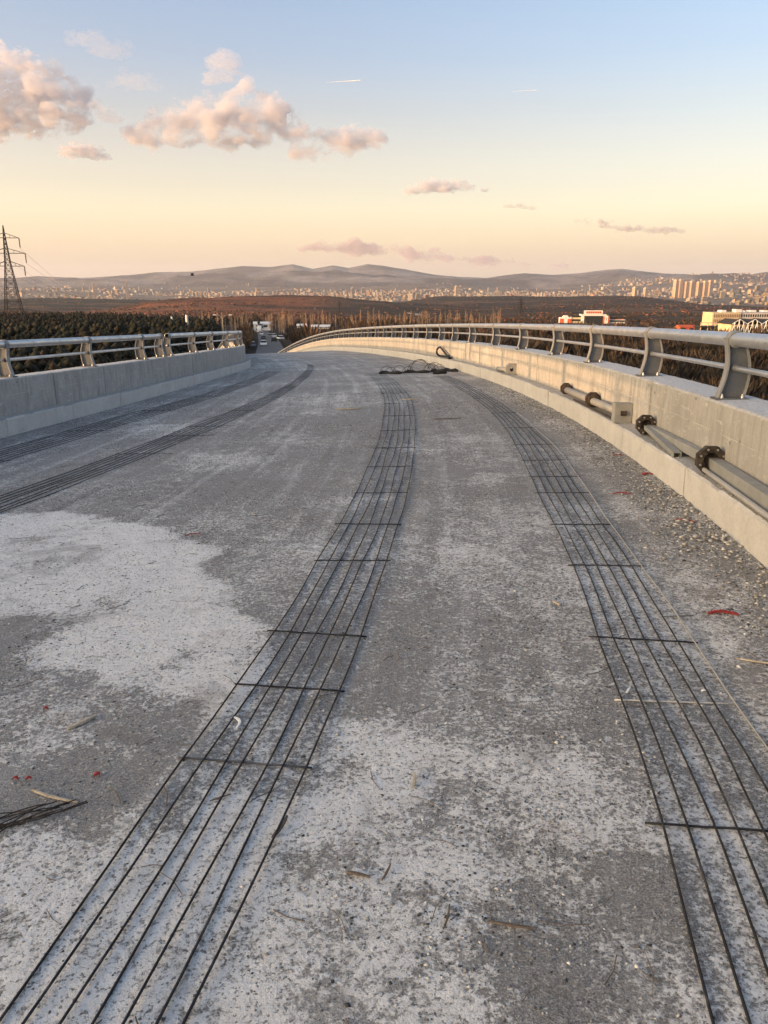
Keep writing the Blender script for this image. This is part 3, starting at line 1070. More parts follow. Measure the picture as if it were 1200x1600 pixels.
def scatter_deck():
    g = np.random.default_rng(5)
    n = 210000
    s = 0.6 + 17.0 * g.random(n) ** 1.7
    lo, hi = off_l(s), off_r(s)
    o = lo + (hi - lo) * g.random(n)
    P = bpos(s, o, 0)
    x, y = P[:, 0], P[:, 1]
    d = dust_at(x, y)
    prob = 0.16 + 0.55 * sstep(0.52, 0.66, vnoise(x, y, 1.1, 31, 4))
    prob += 0.55 * sstep(0.9, 0.05, hi - o) + 0.3 * sstep(0.6, 0.05, o - lo)
    prob *= np.where(d > 0.6, 0.5, 1.0)
    vis = np.abs(x) < (y * 0.56 + 0.5)
    k = (g.random(n) < prob) & vis
    x, y, z, d, s, o, hi = x[k], y[k], P[k, 2], d[k], s[k], o[k], hi[k]
    z = z + deck_relief(x, y)
    m = len(x)
    size = 0.0022 + 0.0042 * g.random(m) ** 2.5 + 0.00022 * s
    size *= np.where(hi - o < 0.5, 1.5, 1.0)
    v = g.choice([0.06, 0.13, 0.25, 0.40, 0.58], m, p=[.22, .25, .23, .18, .12]) * g.uniform(0.8, 1.2, m)
    tint = np.stack([v * 1.02, v, v * 0.96], -1)
    pebble_field('deck_grit', x, y, z, size, tint, 9)
    # coarse stones swept against the right kerb
    m = 4200
    s = g.uniform(2.2, 30, m)
    hi = off_r(s)
    heap = np.exp(-((s - 5.6) / 0.55) ** 2) + 0.8 * np.exp(-((s - 6.9) / 0.5) ** 2) + 0.4 * np.exp(-((s - 4.4) / 0.5) ** 2) + 0.25
    o = hi - 0.02 - np.abs(g.normal(0, 1, m)) * (0.10 + 0.16 * heap)
    k = g.random(m) < np.minimum(1, heap)
    s, o, heap = s[k], o[k], heap[k]
    P = bpos(s, o, 0)
    size = g.uniform(0.005, 0.012, len(s)) * (1 + 1.1 * heap * g.random(len(s))) * (1 + s * 0.012)
    v = g.uniform(0.18, 0.5, len(s))
    pebble_field('kerb_gravel', P[:, 0], P[:, 1], P[:, 2] + 0.004 + 0.012 * heap * g.random(len(s)), size, np.stack([v * 1.05, v, v * 0.93], -1), 10)
    m = 2200                                                # mortar crumbs on the ledge
    s = g.uniform(2.5, 26, m)
    heap = np.exp(-((s - 5.6) / 0.6) ** 2) + 0.35
    k = g.random(m) < heap
    s = s[k]
    o = off_r(s) + g.uniform(0.012, LEDGE - 0.01, len(s)) * g.random(len(s)) ** 0.5
    P = bpos(s, o, H_K)
    v = g.uniform(0.22, 0.55, len(s))
    pebble_field('ledge_crumbs', P[:, 0], P[:, 1], P[:, 2], g.uniform(0.003, 0.009, len(s)), np.stack([v * 1.04, v, v * 0.94], -1), 12)
    m = 900                                                 # lumps of spilt mortar
    s = 2.5 + 24 * g.random(m) ** 1.2
    lo, hi = off_l(s), off_r(s)
    o = lo + (hi - lo) * g.random(m)
    P = bpos(s, o, 0)
    v = g.uniform(0.3, 0.6, m)
    pebble_field('mortar_lumps', P[:, 0], P[:, 1], P[:, 2], g.uniform(0.005, 0.012, m) * (1 + s * 0.03), np.stack([v * 1.02, v, v * 0.97], -1), 13)
    m = 700                                                 # short twigs and wire ends lying about
    mb = MB()
    s = 0.9 + 13 * g.random(m) ** 1.3
    lo, hi = off_l(s), off_r(s)
    o = lo + (hi - lo) * g.random(m)
    P = bpos(s, o, 0)
    P[:, 2] += deck_relief(P[:, 0], P[:, 1]) + 0.003
    for p in P:
        if abs(p[0]) > p[1] * 0.56 + 0.4:
            continue
        a, L = g.uniform(0, 6.28), g.uniform(0.015, 0.075)
        d1 = np.array([math.cos(a), math.sin(a), g.uniform(0, .08)]) * L
        d2 = np.array([math.cos(a + .3), math.sin(a + .3), 0.0]) * L
        mb.tube([p, p + d1, p + d1 + d2], g.uniform(0.0008, 0.002), 4)
    o = mb.build('loose_twigs', M['wood_dark'])
    stuff(o)


scatter_deck()


def deck_z(x, y):
    """deck height under a plan position"""
    i = int(np.argmin((PX - x) ** 2 + (PY - y) ** 2))
    o = (x - PX[i]) * math.cos(PSI[i]) - (y - PY[i]) * math.sin(PSI[i])
    return float(zc(S[i]) + XSLOPE * o + deck_relief(np.array([x]), np.array([y]))[0])


def splinter(x, y, ang, L, w, mat, label, name='wood_splinter', cat='splinter', curl=0.2):
    """split piece: a tapered, twisted sliver with ragged ends"""
    z = deck_z(x, y)
    mb = MB()
    n = 6
    prev = None
    rr = random.Random(int(x * 971 + y * 577))
    for i in range(n + 1):
        t = i / n
        a = ang + curl * (t - 0.5)
        ww = w * (0.35 + 0.65 * math.sin(math.pi * (0.15 + 0.75 * t))) * rr.uniform(0.8, 1.2)
        c = Vector((math.cos(ang) * (t - .5) * L - math.sin(ang) * curl * L * (t - .5) ** 2, math.sin(ang) * (t - .5) * L + math.cos(ang) * curl * L * (t - .5) ** 2, 0.004 + 0.004 * math.sin(t * 3.1)))
        nrm = Vector((-math.sin(a), math.cos(a), 0))
        ring = [c - nrm * ww * .5, c + nrm * ww * .5, c + nrm * ww * .4 + Vector((0, 0, w * .35)), c - nrm * ww * .3 + Vector((0, 0, w * .4))]
        if prev is not None:
            mb.add(prev + ring, [(0, 1, 5, 4), (1, 2, 6, 5), (2, 3, 7, 6), (3, 0, 4, 7)] + ([(3, 2, 1, 0)] if i == 1 else []) + ([(4, 5, 6, 7)] if i == n else []))
        prev = ring
    o = mb.build(name, mat)
    o.location = (x, y, z)
    return tag(o, label, cat)


splinter(-0.59, 2.77, 1.9, 0.085, 0.014, M['white'], 'curled white peel lying between the bars of the middle band', 'plastic_peel', 'scrap', 0.9)
splinter(0.109, 2.348, 1.5, 0.085, 0.013, M['wood'], 'short pale wood splinter standing out at the centre foreground of the deck')
splinter(-0.332, 2.094, 1.25, 0.11, 0.014, M['wood_dark'], 'dark wood splinter just right of the middle band of bars')
splinter(-1.242, 2.793, 0.9, 0.13, 0.02, M['wood'], 'frayed tan wood splinter at the lower edge of the pale dust patch')
splinter(0.981, 4.03, 2.0, 0.06, 0.02, M['wood'], 'small pale chip of wood left of the right band of bars')
splinter(1.064, 2.985, 1.0, 0.055, 0.012, M['white'], 'small white tube end beside the dusty tie bar of the right band', 'pipe_offcut', 'scrap', 0.05)
splinter(1.387, 2.97, 0.1, 0.03, 0.012, M['white'], 'tiny white chip on the dusty tie bar near the right kerb', 'pipe_offcut', 'scrap', 0.05)
splinter(1.751, 3.23, -0.35, 0.20, 0.014, M['wood'], 'long pale wood splinter at the right edge, outside the right band of bars')
splinter(-0.562, 2.254, 0.5, 0.075, 0.008, M['wood_dark'], 'thin dark stick lying across a bar of the middle band')
splinter(-1.15, 2.275, -0.35, 0.20, 0.012, M['wood'], 'split pale wood strip near the bundle of dark wires at left')
splinter(1.587, 3.808, 0.1, 0.18, 0.008, M['wood_dark'], 'thin dark twig beside the ribbed red strip near the right kerb')
splinter(0.344, 1.664, -0.2, 0.12, 0.010, M['wood_dark'], 'dark twig in the lower centre of the foreground dust')
splinter(-0.076, 1.868, -0.3, 0.07, 0.012, M['wood_dark'], 'short brown splinter right of the middle band, left one of a close pair')
splinter(0.01, 1.885, 1.2, 0.07, 0.007, M['wood_dark'], 'thin upright twig right of the middle band, right one of a close pair')
splinter(0.175, 1.702, 1.3, 0.09, 0.007, M['wood_dark'], 'dark crooked twig in the foreground, below the centre splinter')
splinter(0.517, 15.5, 0.2, 0.35, 0.05, M['wood'], 'pale board scrap far along the deck on the middle band')
splinter(-0.647, 14.07, 0.25, 0.5, 0.06, M['wood'], 'pale board scrap far along the deck left of the middle band')
splinter(1.033, 12.3, 0.15, 0.45, 0.03, M['wood_dark'], 'dark stick lying across the far end of the right band')


def red_strip(x, y, ang, L, w, label, ribs=0):
    z = deck_z(x, y) + 0.002
    root = tag(empty('plastic_strip', (x, y, z), ang), label, 'plastic strip', 'red plastic strips scattered on the deck')
    mb = MB()
    n = 8
    pr = None
    for i in range(n + 1):
        t = i / n - .5
        c = Vector((t * L, -1.6 * L * t * t * .4, 0.004 + 0.006 * (1 - 4 * t * t)))
        ring = [c + Vector((0, -w / 2, 0)), c + Vector((0, w / 2, 0)), c + Vector((0, w / 2, .005)), c + Vector((0, -w / 2, .005))]
        if pr:
            mb.add(pr + ring, [(0, 4, 5, 1), (1, 5, 6, 2), (2, 6, 7, 3), (3, 7, 4, 0)] + ([(0, 1, 2, 3)] if i == 1 else []) + ([(7, 6, 5, 4)] if i == n else []))
        pr = ring
    mb.build('strip', M['red'], root)
    for i in range(ribs):
        t = (i + .5) / ribs - .5
        MB().box((t * L - .003, -w * .75, .004), (t * L + .003, w * .75, .018 - .03 * t * t), Matrix.Translation((0, -1.6 * L * t * t * .4, 0))).build('rib', M['red'], root)
    return root


red_strip(1.842, 3.859, -0.12, 0.16, 0.016, 'ribbed red plastic strip beside the right band of bars', 10)
red_strip(2.153, 6.742, 0.0, 0.17, 0.02, 'straight red plastic strip between the right band and the kerb')
red_strip(2.668, 7.598, 0.3, 0.12, 0.03, 'broken red plastic strip at the foot of the right kerb', 3)
red_strip(2.376, 5.772, -0.6, 0.15, 0.016, 'thin dark red strip beside the gravel heap at the right kerb')
red_strip(2.69, 8.677, 0.1, 0.12, 0.02, 'red plastic strip by the kerb below the pipe prop, farthest along')
red_strip(-1.488, 5.657, 0.5, 0.12, 0.006, 'thin red strip beyond the top edge of the pale dust patch')
red_strip(-1.044, 2.408, 0.3, 0.022, 0.016, 'small red plastic stub among dark gravel at left')
red_strip(-1.444, 2.907, 0.2, 0.02, 0.012, 'small red plastic stub at the left edge below the pale dust')
red_strip(-1.331, 2.389, 0.0, 0.02, 0.01, 'tiny red stub at the left frame edge, left one of two')
red_strip(-1.284, 2.387, 0.4, 0.02, 0.01, 'tiny red stub at the left frame edge, right one of two')

# bundle of dark tying wires at the left frame edge
wb = tag(empty('wire_bundle', (-1.22, 2.16, deck_z(-1.22, 2.16))), 'bundle of dark tying wires on the deck at the left frame edge', 'wire')
for k in range(11):
    a = 0.55 + random.uniform(-.12, .12)
    L = random.uniform(.2, .42)
    ox, oy = random.uniform(-.05, .05), random.uniform(-.03, .03)
    pts = []
    for i in range(6):
        t = i / 5 - .5
        pts.append((ox + math.cos(a) * t * L, oy + math.sin(a) * t * L + .02 * math.sin(i + k), .006 + .018 * random.random()))
    MB().tube(pts, .0022, 5).build('wire', M['iron'], wb)

# ================================================================== steel fittings on the right ledge
def ledge_pt(s, u, h):
    return V3(s, float(off_r(s)) + u, H_K + h)


def octagon(mb, c, ax, R, th, hole=0.0):
    """octagonal plate centred at c, facing along ax"""
    ax = ax.normalized()
    a = ax.cross(Vector((0, 0, 1))).normalized()
    b = a.cross(ax)
    out, inn = [], []
    for k in range(8):
        an = math.pi / 8 + k * math.pi / 4
        d = a * math.cos(an) + b * math.sin(an)
        out.append(c + d * R)
        inn.append(c + d * R * hole)
    n = 8
    o0 = [p - ax * th / 2 for p in out]
    o1 = [p + ax * th / 2 for p in out]
    if hole <= 0:
        mb.add(o0 + o1, [tuple(range(n))[::-1], tuple(range(n, 2 * n))] + [(i, (i + 1) % n, (i + 1) % n + n, i + n) for i in range(n)])
        return
    i0 = [p - ax * th / 2 for p in inn]
    i1 = [p + ax * th / 2 for p in inn]
    f = []
    for i in range(n):
        j = (i + 1) % n
        f += [(i, j, j + n, i + n), (i, i + 2 * n, j + 2 * n, j), (i + n, j + n, j + 3 * n, i + 3 * n), (i + 2 * n, i + 3 * n, j + 3 * n, j + 2 * n)]
    mb.add(o0 + o1 + i0 + i1, f)


def channel(mb, p0, p1, w, h, t):
    """U-shaped steel channel lying open side down"""
    d = (p1 - p0).normalized()
    a = d.cross(Vector((0, 0, 1))).normalized()
    up = a.cross(d)
    prof = [(-w / 2, 0), (-w / 2, h), (w / 2, h), (w / 2, 0), (w / 2 - t, 0), (w / 2 - t, h - t), (-w / 2 + t, h - t), (-w / 2 + t, 0)]
    vs_ = [p0 + a * x + up * y for x, y in prof] + [p1 + a * x + up * y for x, y in prof]
    fs_ = [(i, (i + 1) % 8, (i + 1) % 8 + 8, i + 8) for i in range(8)] + [(0, 1, 6, 7), (1, 2, 5, 6), (2, 3, 4, 5), (8, 15, 14, 9), (9, 14, 13, 10), (10, 13, 12, 11)]
    mb.add(vs_, fs_)


def rel(root, mb, name, mat, smooth=False):
    o = mb.build(name, mat, root, smooth)
    o.data.transform(Matrix.Translation(-root.location))
    return o


# pipe prop with two octagonal collars and a square end block
r1 = tag(empty('pipe_prop', ledge_pt(11.4, .1, 0)), 'steel pipe prop with two dark octagonal collars and a square end block on the ledge', 'prop')
rel(r1, MB().tube([ledge_pt(13.0, .10, .10), ledge_pt(11.3, .095, .095), ledge_pt(9.75, .09, .12)], .052, 14), 'pipe', M['channel'], True)
rel(r1, MB().tube([ledge_pt(12.2, .05, .018), ledge_pt(9.9, .04, .02)], .014, 8), 'tie_rod', M['iron'])
for s_, R_ in ((13.0, .10), (11.25, .115)):
    m_ = MB()
    c_, d_ = ledge_pt(s_, .10, .115), ledge_pt(s_ + .2, .10, .115) - ledge_pt(s_ - .2, .10, .115)
    octagon(m_, c_, d_, R_, .05, .45)
    octagon(m_, c_ - d_.normalized() * .06, d_, R_ * .72, .06, .5)
    rel(r1, m_, 'collar', M['iron'])
m_ = MB()
c_ = ledge_pt(9.62, .09, .125)
d_ = (ledge_pt(9.8, .09, .125) - ledge_pt(9.4, .09, .125)).normalized()
a_ = d_.cross(Vector((0, 0, 1))).normalized()
Mx_ = Matrix((a_, d_, Vector((0, 0, 1)))).transposed().to_4x4()
Mx_.translation = c_
m_.box((-.105, -.05, -.12), (.105, .11, .12), Mx_)
rel(r1, m_, 'end_block', M['channel'])
m_ = MB()
m_.box((-.035, -.075, -.03), (.035, -.0505, .03), Mx_)
rel(r1, m_, 'slot', M['iron'])

# collared channel: short offcut
r2 = tag(empty('channel_offcut', ledge_pt(8.0, .06, 0)), 'short steel channel lying aslant on the ledge beside an octagonal collar', 'steel channel')
m_ = MB()
channel(m_, ledge_pt(8.55, .10, .075), ledge_pt(7.25, .045, .004), .075, .045, .006)
rel(r2, m_, 'channel', M['channel'])
# long beams with collars
r3 = tag(empty('collared_beam', ledge_pt(7.0, .12, 0)), 'long pair of steel beams with two octagonal collars leaning against the right wall', 'steel beam')
m_ = MB()
channel(m_, ledge_pt(8.75, .15, .03), ledge_pt(6.55, .15, .05), .07, .085, .006)
rel(r3, m_, 'beam', M['channel'])
m_ = MB()
channel(m_, ledge_pt(6.75, .14, .035), ledge_pt(2.6, .145, .02), .095, .10, .007)
rel(r3, m_, 'beam', M['channel'])
m_ = MB().tube([ledge_pt(6.6, .045, .045), ledge_pt(2.6, .045, .03)], .019, 8)
rel(r3, m_, 'edge_bar', M['rebar_bright'])
for s_, R_ in ((8.6, .115), (6.5, .125)):
    m_ = MB()
    c_, d_ = ledge_pt(s_, .095, .12), ledge_pt(s_ + .2, .095, .12) - ledge_pt(s_ - .2, .095, .12)
    octagon(m_, c_, d_, R_, .06, .55)
    octagon(m_, c_ + d_.normalized() * .05, d_, R_ * .8, .05, 0)
    rel(r3, m_, 'collar', M['iron'])
    for k in range(8):
        an = math.pi / 8 + k * math.pi / 4
        a_ = d_.cross(Vector((0, 0, 1))).normalized()
        b_ = a_.cross(d_.normalized())
        p_ = c_ + (a_ * math.cos(an) + b_ * math.sin(an)) * R_ * .78
        q_ = MB().tube([p_ - d_.normalized() * .03, p_ - d_.normalized() * .045], .009, 6)
        rel(r3, q_, 'bolt', M['channel'])
# rusty rod
o = MB().tube([V3(5.28, float(off_r(5.3)) + LEDGE - .015, .56), V3(4.9, float(off_r(5)) + LEDGE - .06, .44), V3(4.3, float(off_r(4.3)) + LEDGE - .1, .285)], .011, 7).build('rusty_rod', M['rust'])
tag(o, 'rusty iron rod leaning against the right wall at the frame edge', 'rod')
# block with a hole and a stub of pipe, farther along the ledge
r4 = tag(empty('anchor_block', ledge_pt(17.9, .1, 0)), 'weathered anchor block with a hole and pipe stub, alone on the sunlit ledge', 'anchor block')
c_ = ledge_pt(17.8, .09, .13)
d_ = (ledge_pt(18.0, .09, .13) - ledge_pt(17.6, .09, .13)).normalized()
m_ = MB()
octagon(m_, c_, d_, .15, .16, .32)
rel(r4, m_, 'block', M['channel'])
rel(r4, MB().tube([ledge_pt(17.85, .1, .1), ledge_pt(19.3, .1, .06)], .05, 10), 'pipe_stub', M['channel'], True)
# dark clamp, like a spanner, farther still
r5 = tag(empty('pipe_clamp', ledge_pt(26.6, .1, 0)), 'dark open loop clamp with a rounded end, lying on the far sunlit ledge', 'clamp')
m_ = MB()
pts = []
for k in range(13):
    an = math.pi * (0.5 + k / 12)
    pts.append(ledge_pt(27.4, .1, .2) + Vector((math.cos(an) * .0 + (math.cos(an)) * .13, 0, math.sin(an) * .15)))
rel(r5, m_.tube([ledge_pt(25.9, .09, .07)] + pts[::-1] + [ledge_pt(25.9, .09, .03)], .032, 8), 'loop', M['black'])
rel(r5, MB().tube([ledge_pt(25.95, .09, .09), ledge_pt(25.75, .09, .02)], .055, 8), 'foot', M['black'])

# heap of black cables and bars across the lane
hp = tag(empty('cable_heap', V3(23.6, .45)), 'heap of black cables with wire loops lying across the lane near the right kerb', 'cable')
for a, b, w in ((-.75, -.1, .055), (.02, .75, .05), (.85, 1.25, .06), (1.25, 1.62, .06)):
    pts = [V3(23.9 - .3 * t + .1 * math.sin(5 * t), a + (b - a) * t, .03 + .02 * math.sin(9 * t)) for t in np.linspace(0, 1, 7)]
    rel(hp, MB().tube(pts, [w * .5, w, w * 1.2, w, w * 1.1, w, w * .5], 8), 'cable_bundle', M['black'])
rel(hp, MB().tube([V3(22.9, .75, .03), V3(22.85, .95, .05), V3(22.9, 1.15, .03)], [.03, .05, .03], 8), 'cable_bundle', M['black'])
rr_ = random.Random(4)
for c0, R0 in ((-.55, .2), (-.42, .17), (-.15, .2), (.1, .17), (.42, .34), (.47, .31), (.52, .33), (.85, .22), (.95, .24), (1.05, .2), (.78, .2)):
    pts = []
    tl = rr_.uniform(-.25, .25)
    for k in range(15):
        an = math.pi * k / 14
        pts.append(V3(23.7 + tl * math.sin(an), c0 + math.cos(an) * R0, .02 + math.sin(an) * R0 * 1.15))
    rel(hp, MB().tube(pts, .007, 5), 'wire_loop', M['iron'])
pts = [V3(23.9, x_, .025 + .01 * math.sin(x_ * 7)) for x_ in np.linspace(-.75, 1.6, 14)]
rel(hp, MB().tube(pts, .02, 6), 'cable', M['black'])

# ================================================================== the road beyond the bridge
def ground(x, y):
    return float(terrain_z(np.array([x]), np.array([y]))[0])


def ribbon(name, pts, w, mat, lift=0.25):
    vs_, fs_ = [], []
    for i, (x, y) in enumerate(pts):
        a, b = pts[max(0, i - 1)], pts[min(len(pts) - 1, i + 1)]
        d = Vector((b[0] - a[0], b[1] - a[1], 0)).normalized()
        n_ = Vector((d.y, -d.x, 0)) * w / 2
        z = max(ground(x, y), ground(x + n_.x, y + n_.y), ground(x - n_.x, y - n_.y)) + lift
        vs_ += [(x - n_.x, y - n_.y, z - 1.2), (x - n_.x, y - n_.y, z), (x + n_.x, y + n_.y, z), (x + n_.x, y + n_.y, z - 1.2)]
        if i:
            k = (i - 1) * 4
            fs_ += [(k, k + 1, k + 5, k + 4), (k + 1, k + 2, k + 6, k + 5), (k + 2, k + 3, k + 7, k + 6)]
    return mesh_obj(name, vs_, fs_, mat)


def road_x(y):
    return float(np.interp(y, [150, 200, 260, 340, 420, 480, 560, 640], [-21.5, -29, -38, -51, -64, -74, -92, -120]))


road_pts = [(road_x(y), y) for y in np.arange(152, 640, 8.0)]
structure(ribbon('road', road_pts, 7.0, M['asphalt']))
side_pts = [(road_x(y) + 9.5 + 0.02 * (y - 150), y) for y in np.arange(170, 520, 8.0)]
structure(ribbon('side_road', side_pts, 6.0, M['asphalt'], 0.2))
tr = [tuple(at(x, y, Y))[:2] for x, y, Y in ((640, 489, 1450), (650, 490, 1400), (655, 493, 1330), (648, 496, 1250))]
structure(ribbon('track', tr, 9, plain('dirt_track', (0.33, 0.29, 0.25), 0.95), 0.6))


# vehicles ---------------------------------------------------------
def make_car(col, name, label, x, y, rz, L=4.4, W=1.8, H=1.45, kind='car', group='vehicles on the road beyond the bridge'):
    z = ground(x, y) + 0.3
    root = tag(empty(name, (x, y, z), rz), label, kind, group)
    paint = M.get(col) or plain('car_' + col, {'carwhite': (.75, .75, .75), 'carblack': (.02, .02, .022), 'cargrey': (.25, .26, .27), 'carred': (.4, .03, .02)}[col], 0.3, 0.2, 0.05)
    M[col] = paint
    h = L / 2
    if kind == 'car':
        body = [(-h, .35), (-h, .85), (-h + .25, .95), (h - 1.2, .92), (h - .1, .75), (h, .6), (h, .35)]
        cab = [(-h + .2, .94), (-h + .7, H), (h - 1.9, H), (h - 1.15, .93)]
        m1 = MB().prism(body, -W / 2, W / 2, lambda a, b, w: (w, a, b))
        m1.build('body', paint, root)
        m2 = MB().prism(cab, -W / 2 + .08, W / 2 - .08, lambda a, b, w: (w, a, b))
        m2.build('cabin_windows', M['glass'], root)
        MB().box((-W / 2 + .12, -h + .72, H), (W / 2 - .12, h - 1.95, H + .04)).build('roof', paint, root)
    else:
        MB().box((-W / 2, -h, .8), (W / 2, h - 1.9, H)).build('cargo_box', paint, root)
        MB().prism([(h - 1.8, .5), (h - 1.8, H * .8), (h - .6, H * .8), (h, H * .45), (h, .5)], -W / 2 + .05, W / 2 - .05, lambda a, b, w: (w, a, b)).build('cab', paint, root)
        MB().prism([(h - 1.2, H * .48), (h - 1.2, H * .74), (h - .52, H * .74), (h - .05, H * .48)], -W / 2 + .03, W / 2 - .03, lambda a, b, w: (w, a, b)).build('windows', M['glass'], root)
    for sx in (-1, 1):
        for yy in (-h + .8, h - .8):
            MB().tube([(sx * W / 2 - sx * .2, yy, .34), (sx * W / 2, yy, .34)], .34, 12).build('wheel', M['tyre'], root)
    return root


for i, (col, y, dx, lab) in enumerate((('carwhite', 225, -1.8, 'white car on the road below the bridge, nearest of the traffic'),
                                       ('carblack', 262, 1.6, 'black car on the road below the bridge, in the right lane'),
                                       ('carblack', 290, -1.6, 'dark car in the left lane behind the nearest white car'),
                                       ('cargrey', 330, 1.4, 'grey car halfway along the visible stretch of road'),
                                       ('carwhite', 385, -1.6, 'small white car near the far end of the visible road'),
                                       ('carred', 420, -1.8, 'red car near the white truck at the far end of the road'))):
    sl = math.atan2(road_x(y + 5) - road_x(y - 5), 10)
    make_car(col, 'car', lab, road_x(y) + dx, y, -sl + (math.pi if dx < 0 else 0))
make_car('carwhite', 'truck', 'white box truck at the far end of the road among bare trees', road_x(470) - 2, 470, math.pi + .1, 9, 2.5, 3.6, 'truck')
for x_, y_, Y_, col, lab in ((427, 526, 330, 'carwhite', 'white car parked right of the road, nearer the bridge'), (438, 531, 290, 'carwhite', 'white car parked right of the road, at the roadside edge'), (392, 533, 215, 'cargrey', 'grey van-like car parked left of the road end')):
    p = at(x_, y_, Y_)
    make_car(col, 'car', lab, p.x, p.y, .4)

# ================================================================== pylons, masts, wires
def lattice_pylon(name, label, base, H, w0, arms, rz=0.0, panels=11, th=0.13, extra=None):
    root = tag(empty(name, base, rz), label, 'pylon')
    waist = 0.72 * H

    def half(z):
        return (w0 * (1 - z / waist) + 0.085 * w0 * 2.2 * (z / waist)) / 2 if z < waist else max(0.05, 0.19 * w0 / 2 * (1 - (z - waist) / (H - waist)) + .05)
    zs = [0]
    for i in range(panels):
        zs.append(zs[-1] + (1.6 - i / panels))
    zs = [z / zs[-1] * H for z in zs]
    legs = [(1, 1), (-1, 1), (-1, -1), (1, -1)]
    for sx, sy in legs:
        MB().tube([(sx * half(z), sy * half(z), z) for z in zs], th, 4).build('leg', M['lattice'], root)
    br = MB()
    for z0, z1 in zip(zs[:-1], zs[1:]):
        for k in range(4):
            a, b = legs[k], legs[(k + 1) % 4]
            br.tube([(a[0] * half(z0), a[1] * half(z0), z0), (b[0] * half(z1), b[1] * half(z1), z1)], th * .55, 3)
            br.tube([(b[0] * half(z0), b[1] * half(z0), z0), (a[0] * half(z1), a[1] * half(z1), z1)], th * .55, 3)
            br.tube([(a[0] * half(z1), a[1] * half(z1), z1), (b[0] * half(z1), b[1] * half(z1), z1)], th * .5, 3)
    br.build('bracing', M['lattice'], root)
    tips = []
    for zf, ln in arms:
        z = zf * H
        for s_ in (-1, 1):
            m = MB()
            for dy in (-1, 1):
                m.tube([(s_ * half(z), dy * half(z), z), (s_ * ln, 0, z)], th * .7, 4)
                m.tube([(s_ * half(z + 1.6), dy * half(z + 1.6), z + 1.6), (s_ * ln, 0, z)], th * .6, 4)
            for q in (.33, .66):
                m.tube([(s_ * (half(z) + (ln - half(z)) * q), 0, z + 1.6 * (1 - q)), (s_ * (half(z) + (ln - half(z)) * q), 0, z)], th * .5, 3)
            m.build('cross_arm', M['lattice'], root)
            ins = MB()
            for q in range(5):
                ins.tube([(s_ * ln, 0, z - .15 - q * .6), (s_ * ln, 0, z - .6 - q * .6)], .2, 6)
            ins.tube([(s_ * ln, 0, z), (s_ * ln, 0, z - 3.3)], .07, 4)
            ins.build('insulator', M['darkroof'], root)
            tips.append(Matrix.Rotation(rz, 3, 'Z') @ Vector((s_ * ln, 0, z - 3.3)) + Vector(base))
    return root, tips


pb = at(16, 440, 280)
pz = ground(pb.x, pb.y)
top = at(17, 352, 280)
pyl_a, tips_a = lattice_pylon('power_pylon', 'tall dark lattice power pylon at the left edge behind the left railing', (pb.x, pb.y, pz), top.z - pz, 7.5, [(.895, 4.6), (.765, 6.0), (.655, 5.2)], 0.25, 19, .14)
pc = at(812, 505, 1150)
pz = ground(pc.x, pc.y)
pyl_b, tips_b = lattice_pylon('power_pylon', 'small distant lattice pylon above the right railing, left of the red and white building', (pc.x, pc.y, pz), at(812, 466, 1150).z - pz, 8, [(.9, 5), (.78, 6.5), (.66, 5.5)], .4, 8, .3)
pd = at(531, 515, 900)
pz = ground(pd.x, pd.y)
pyl_c, tips_c = lattice_pylon('lattice_mast', 'slim reddish lattice mast among the bare trees at the centre', (pd.x, pd.y, pz), at(531, 470, 900).z - pz, 3.2, [(.93, 2.2), (.84, 2.2)], .2, 9, .22)
pyl_c['category'] = 'mast'
far_end = [at(150 + 5 * i, 436 - 2 * i, 1500) for i in range(6)]
for i, (a, b) in enumerate(zip(tips_a, far_end)):
    pts = []
    for t in np.linspace(0, 1, 24):
        p = a.lerp(b, t)
        p.z -= 4 * 22 * t * (1 - t)
        pts.append(p)
    o = MB().tube(pts, .035, 3).build('power_line', M['lattice'])
    tag(o, 'thin power line sagging away from the left pylon into the distance', 'power line', 'power lines of the left pylon')

# white marker posts and a street lamp by the left rail
for x_, y0_, y1_, w_, lab in ((293.5, 492, 507, .8, 'white round marker post above the left railing, the larger of two'), (270, 495, 505, .55, 'white round marker post above the left railing, the smaller of two')):
    p0, p1 = at(x_, y1_ + 14, 240), at(x_, y0_, 240)
    gz = ground(p0.x, p0.y)
    o = MB().tube([(0, 0, 0), (0, 0, p1.z - gz - .6)], .08, 8).build('marker_post', M['lattice'])
    o.location = (p0.x, p0.y, gz)
    MB().tube([(0, 0, p1.z - gz - (y1_ - y0_) * 240 / KPX), (0, 0, p1.z - gz)], w_ / 2, 10).build('sleeve', M['white'], o)
    tag(o, lab, 'marker post')
p0 = at(349, 520, 190)
gz = ground(p0.x, p0.y)
lh = at(349, 496, 190).z - gz
lr = tag(empty('street_lamp', (p0.x, p0.y, gz)), 'two-armed street lamp above the far end of the left railing', 'street lamp')
MB().tube([(0, 0, 0), (0, 0, lh)], [.12, .07], 8).build('pole', M['channel'], lr)
for s_ in (-1, 1):
    MB().tube([(0, 0, lh - .1), (s_ * .8, 0, lh + .5), (s_ * 1.7, 0, lh + .6)], .05, 6).build('arm', M['channel'], lr)
    MB().box((s_ * 1.9 - .35, -.15, lh + .52), (s_ * 1.9 + .35, .15, lh + .68)).build('lamp_head', M['white'], lr)

# ================================================================== buildings in the middle distance
def ebuild(name, label, x, Y, y_top, wpx, depth, cat='building', rz=0.0):
    """placement helper: root at ground, returns (root, width, height)"""
    p = at(x, y_top, Y)
    gz = ground(p.x, p.y)
    root = tag(empty(name, (p.x, p.y, gz), rz), label, cat)
    return root, wpx / KPX * Y, p.z - gz


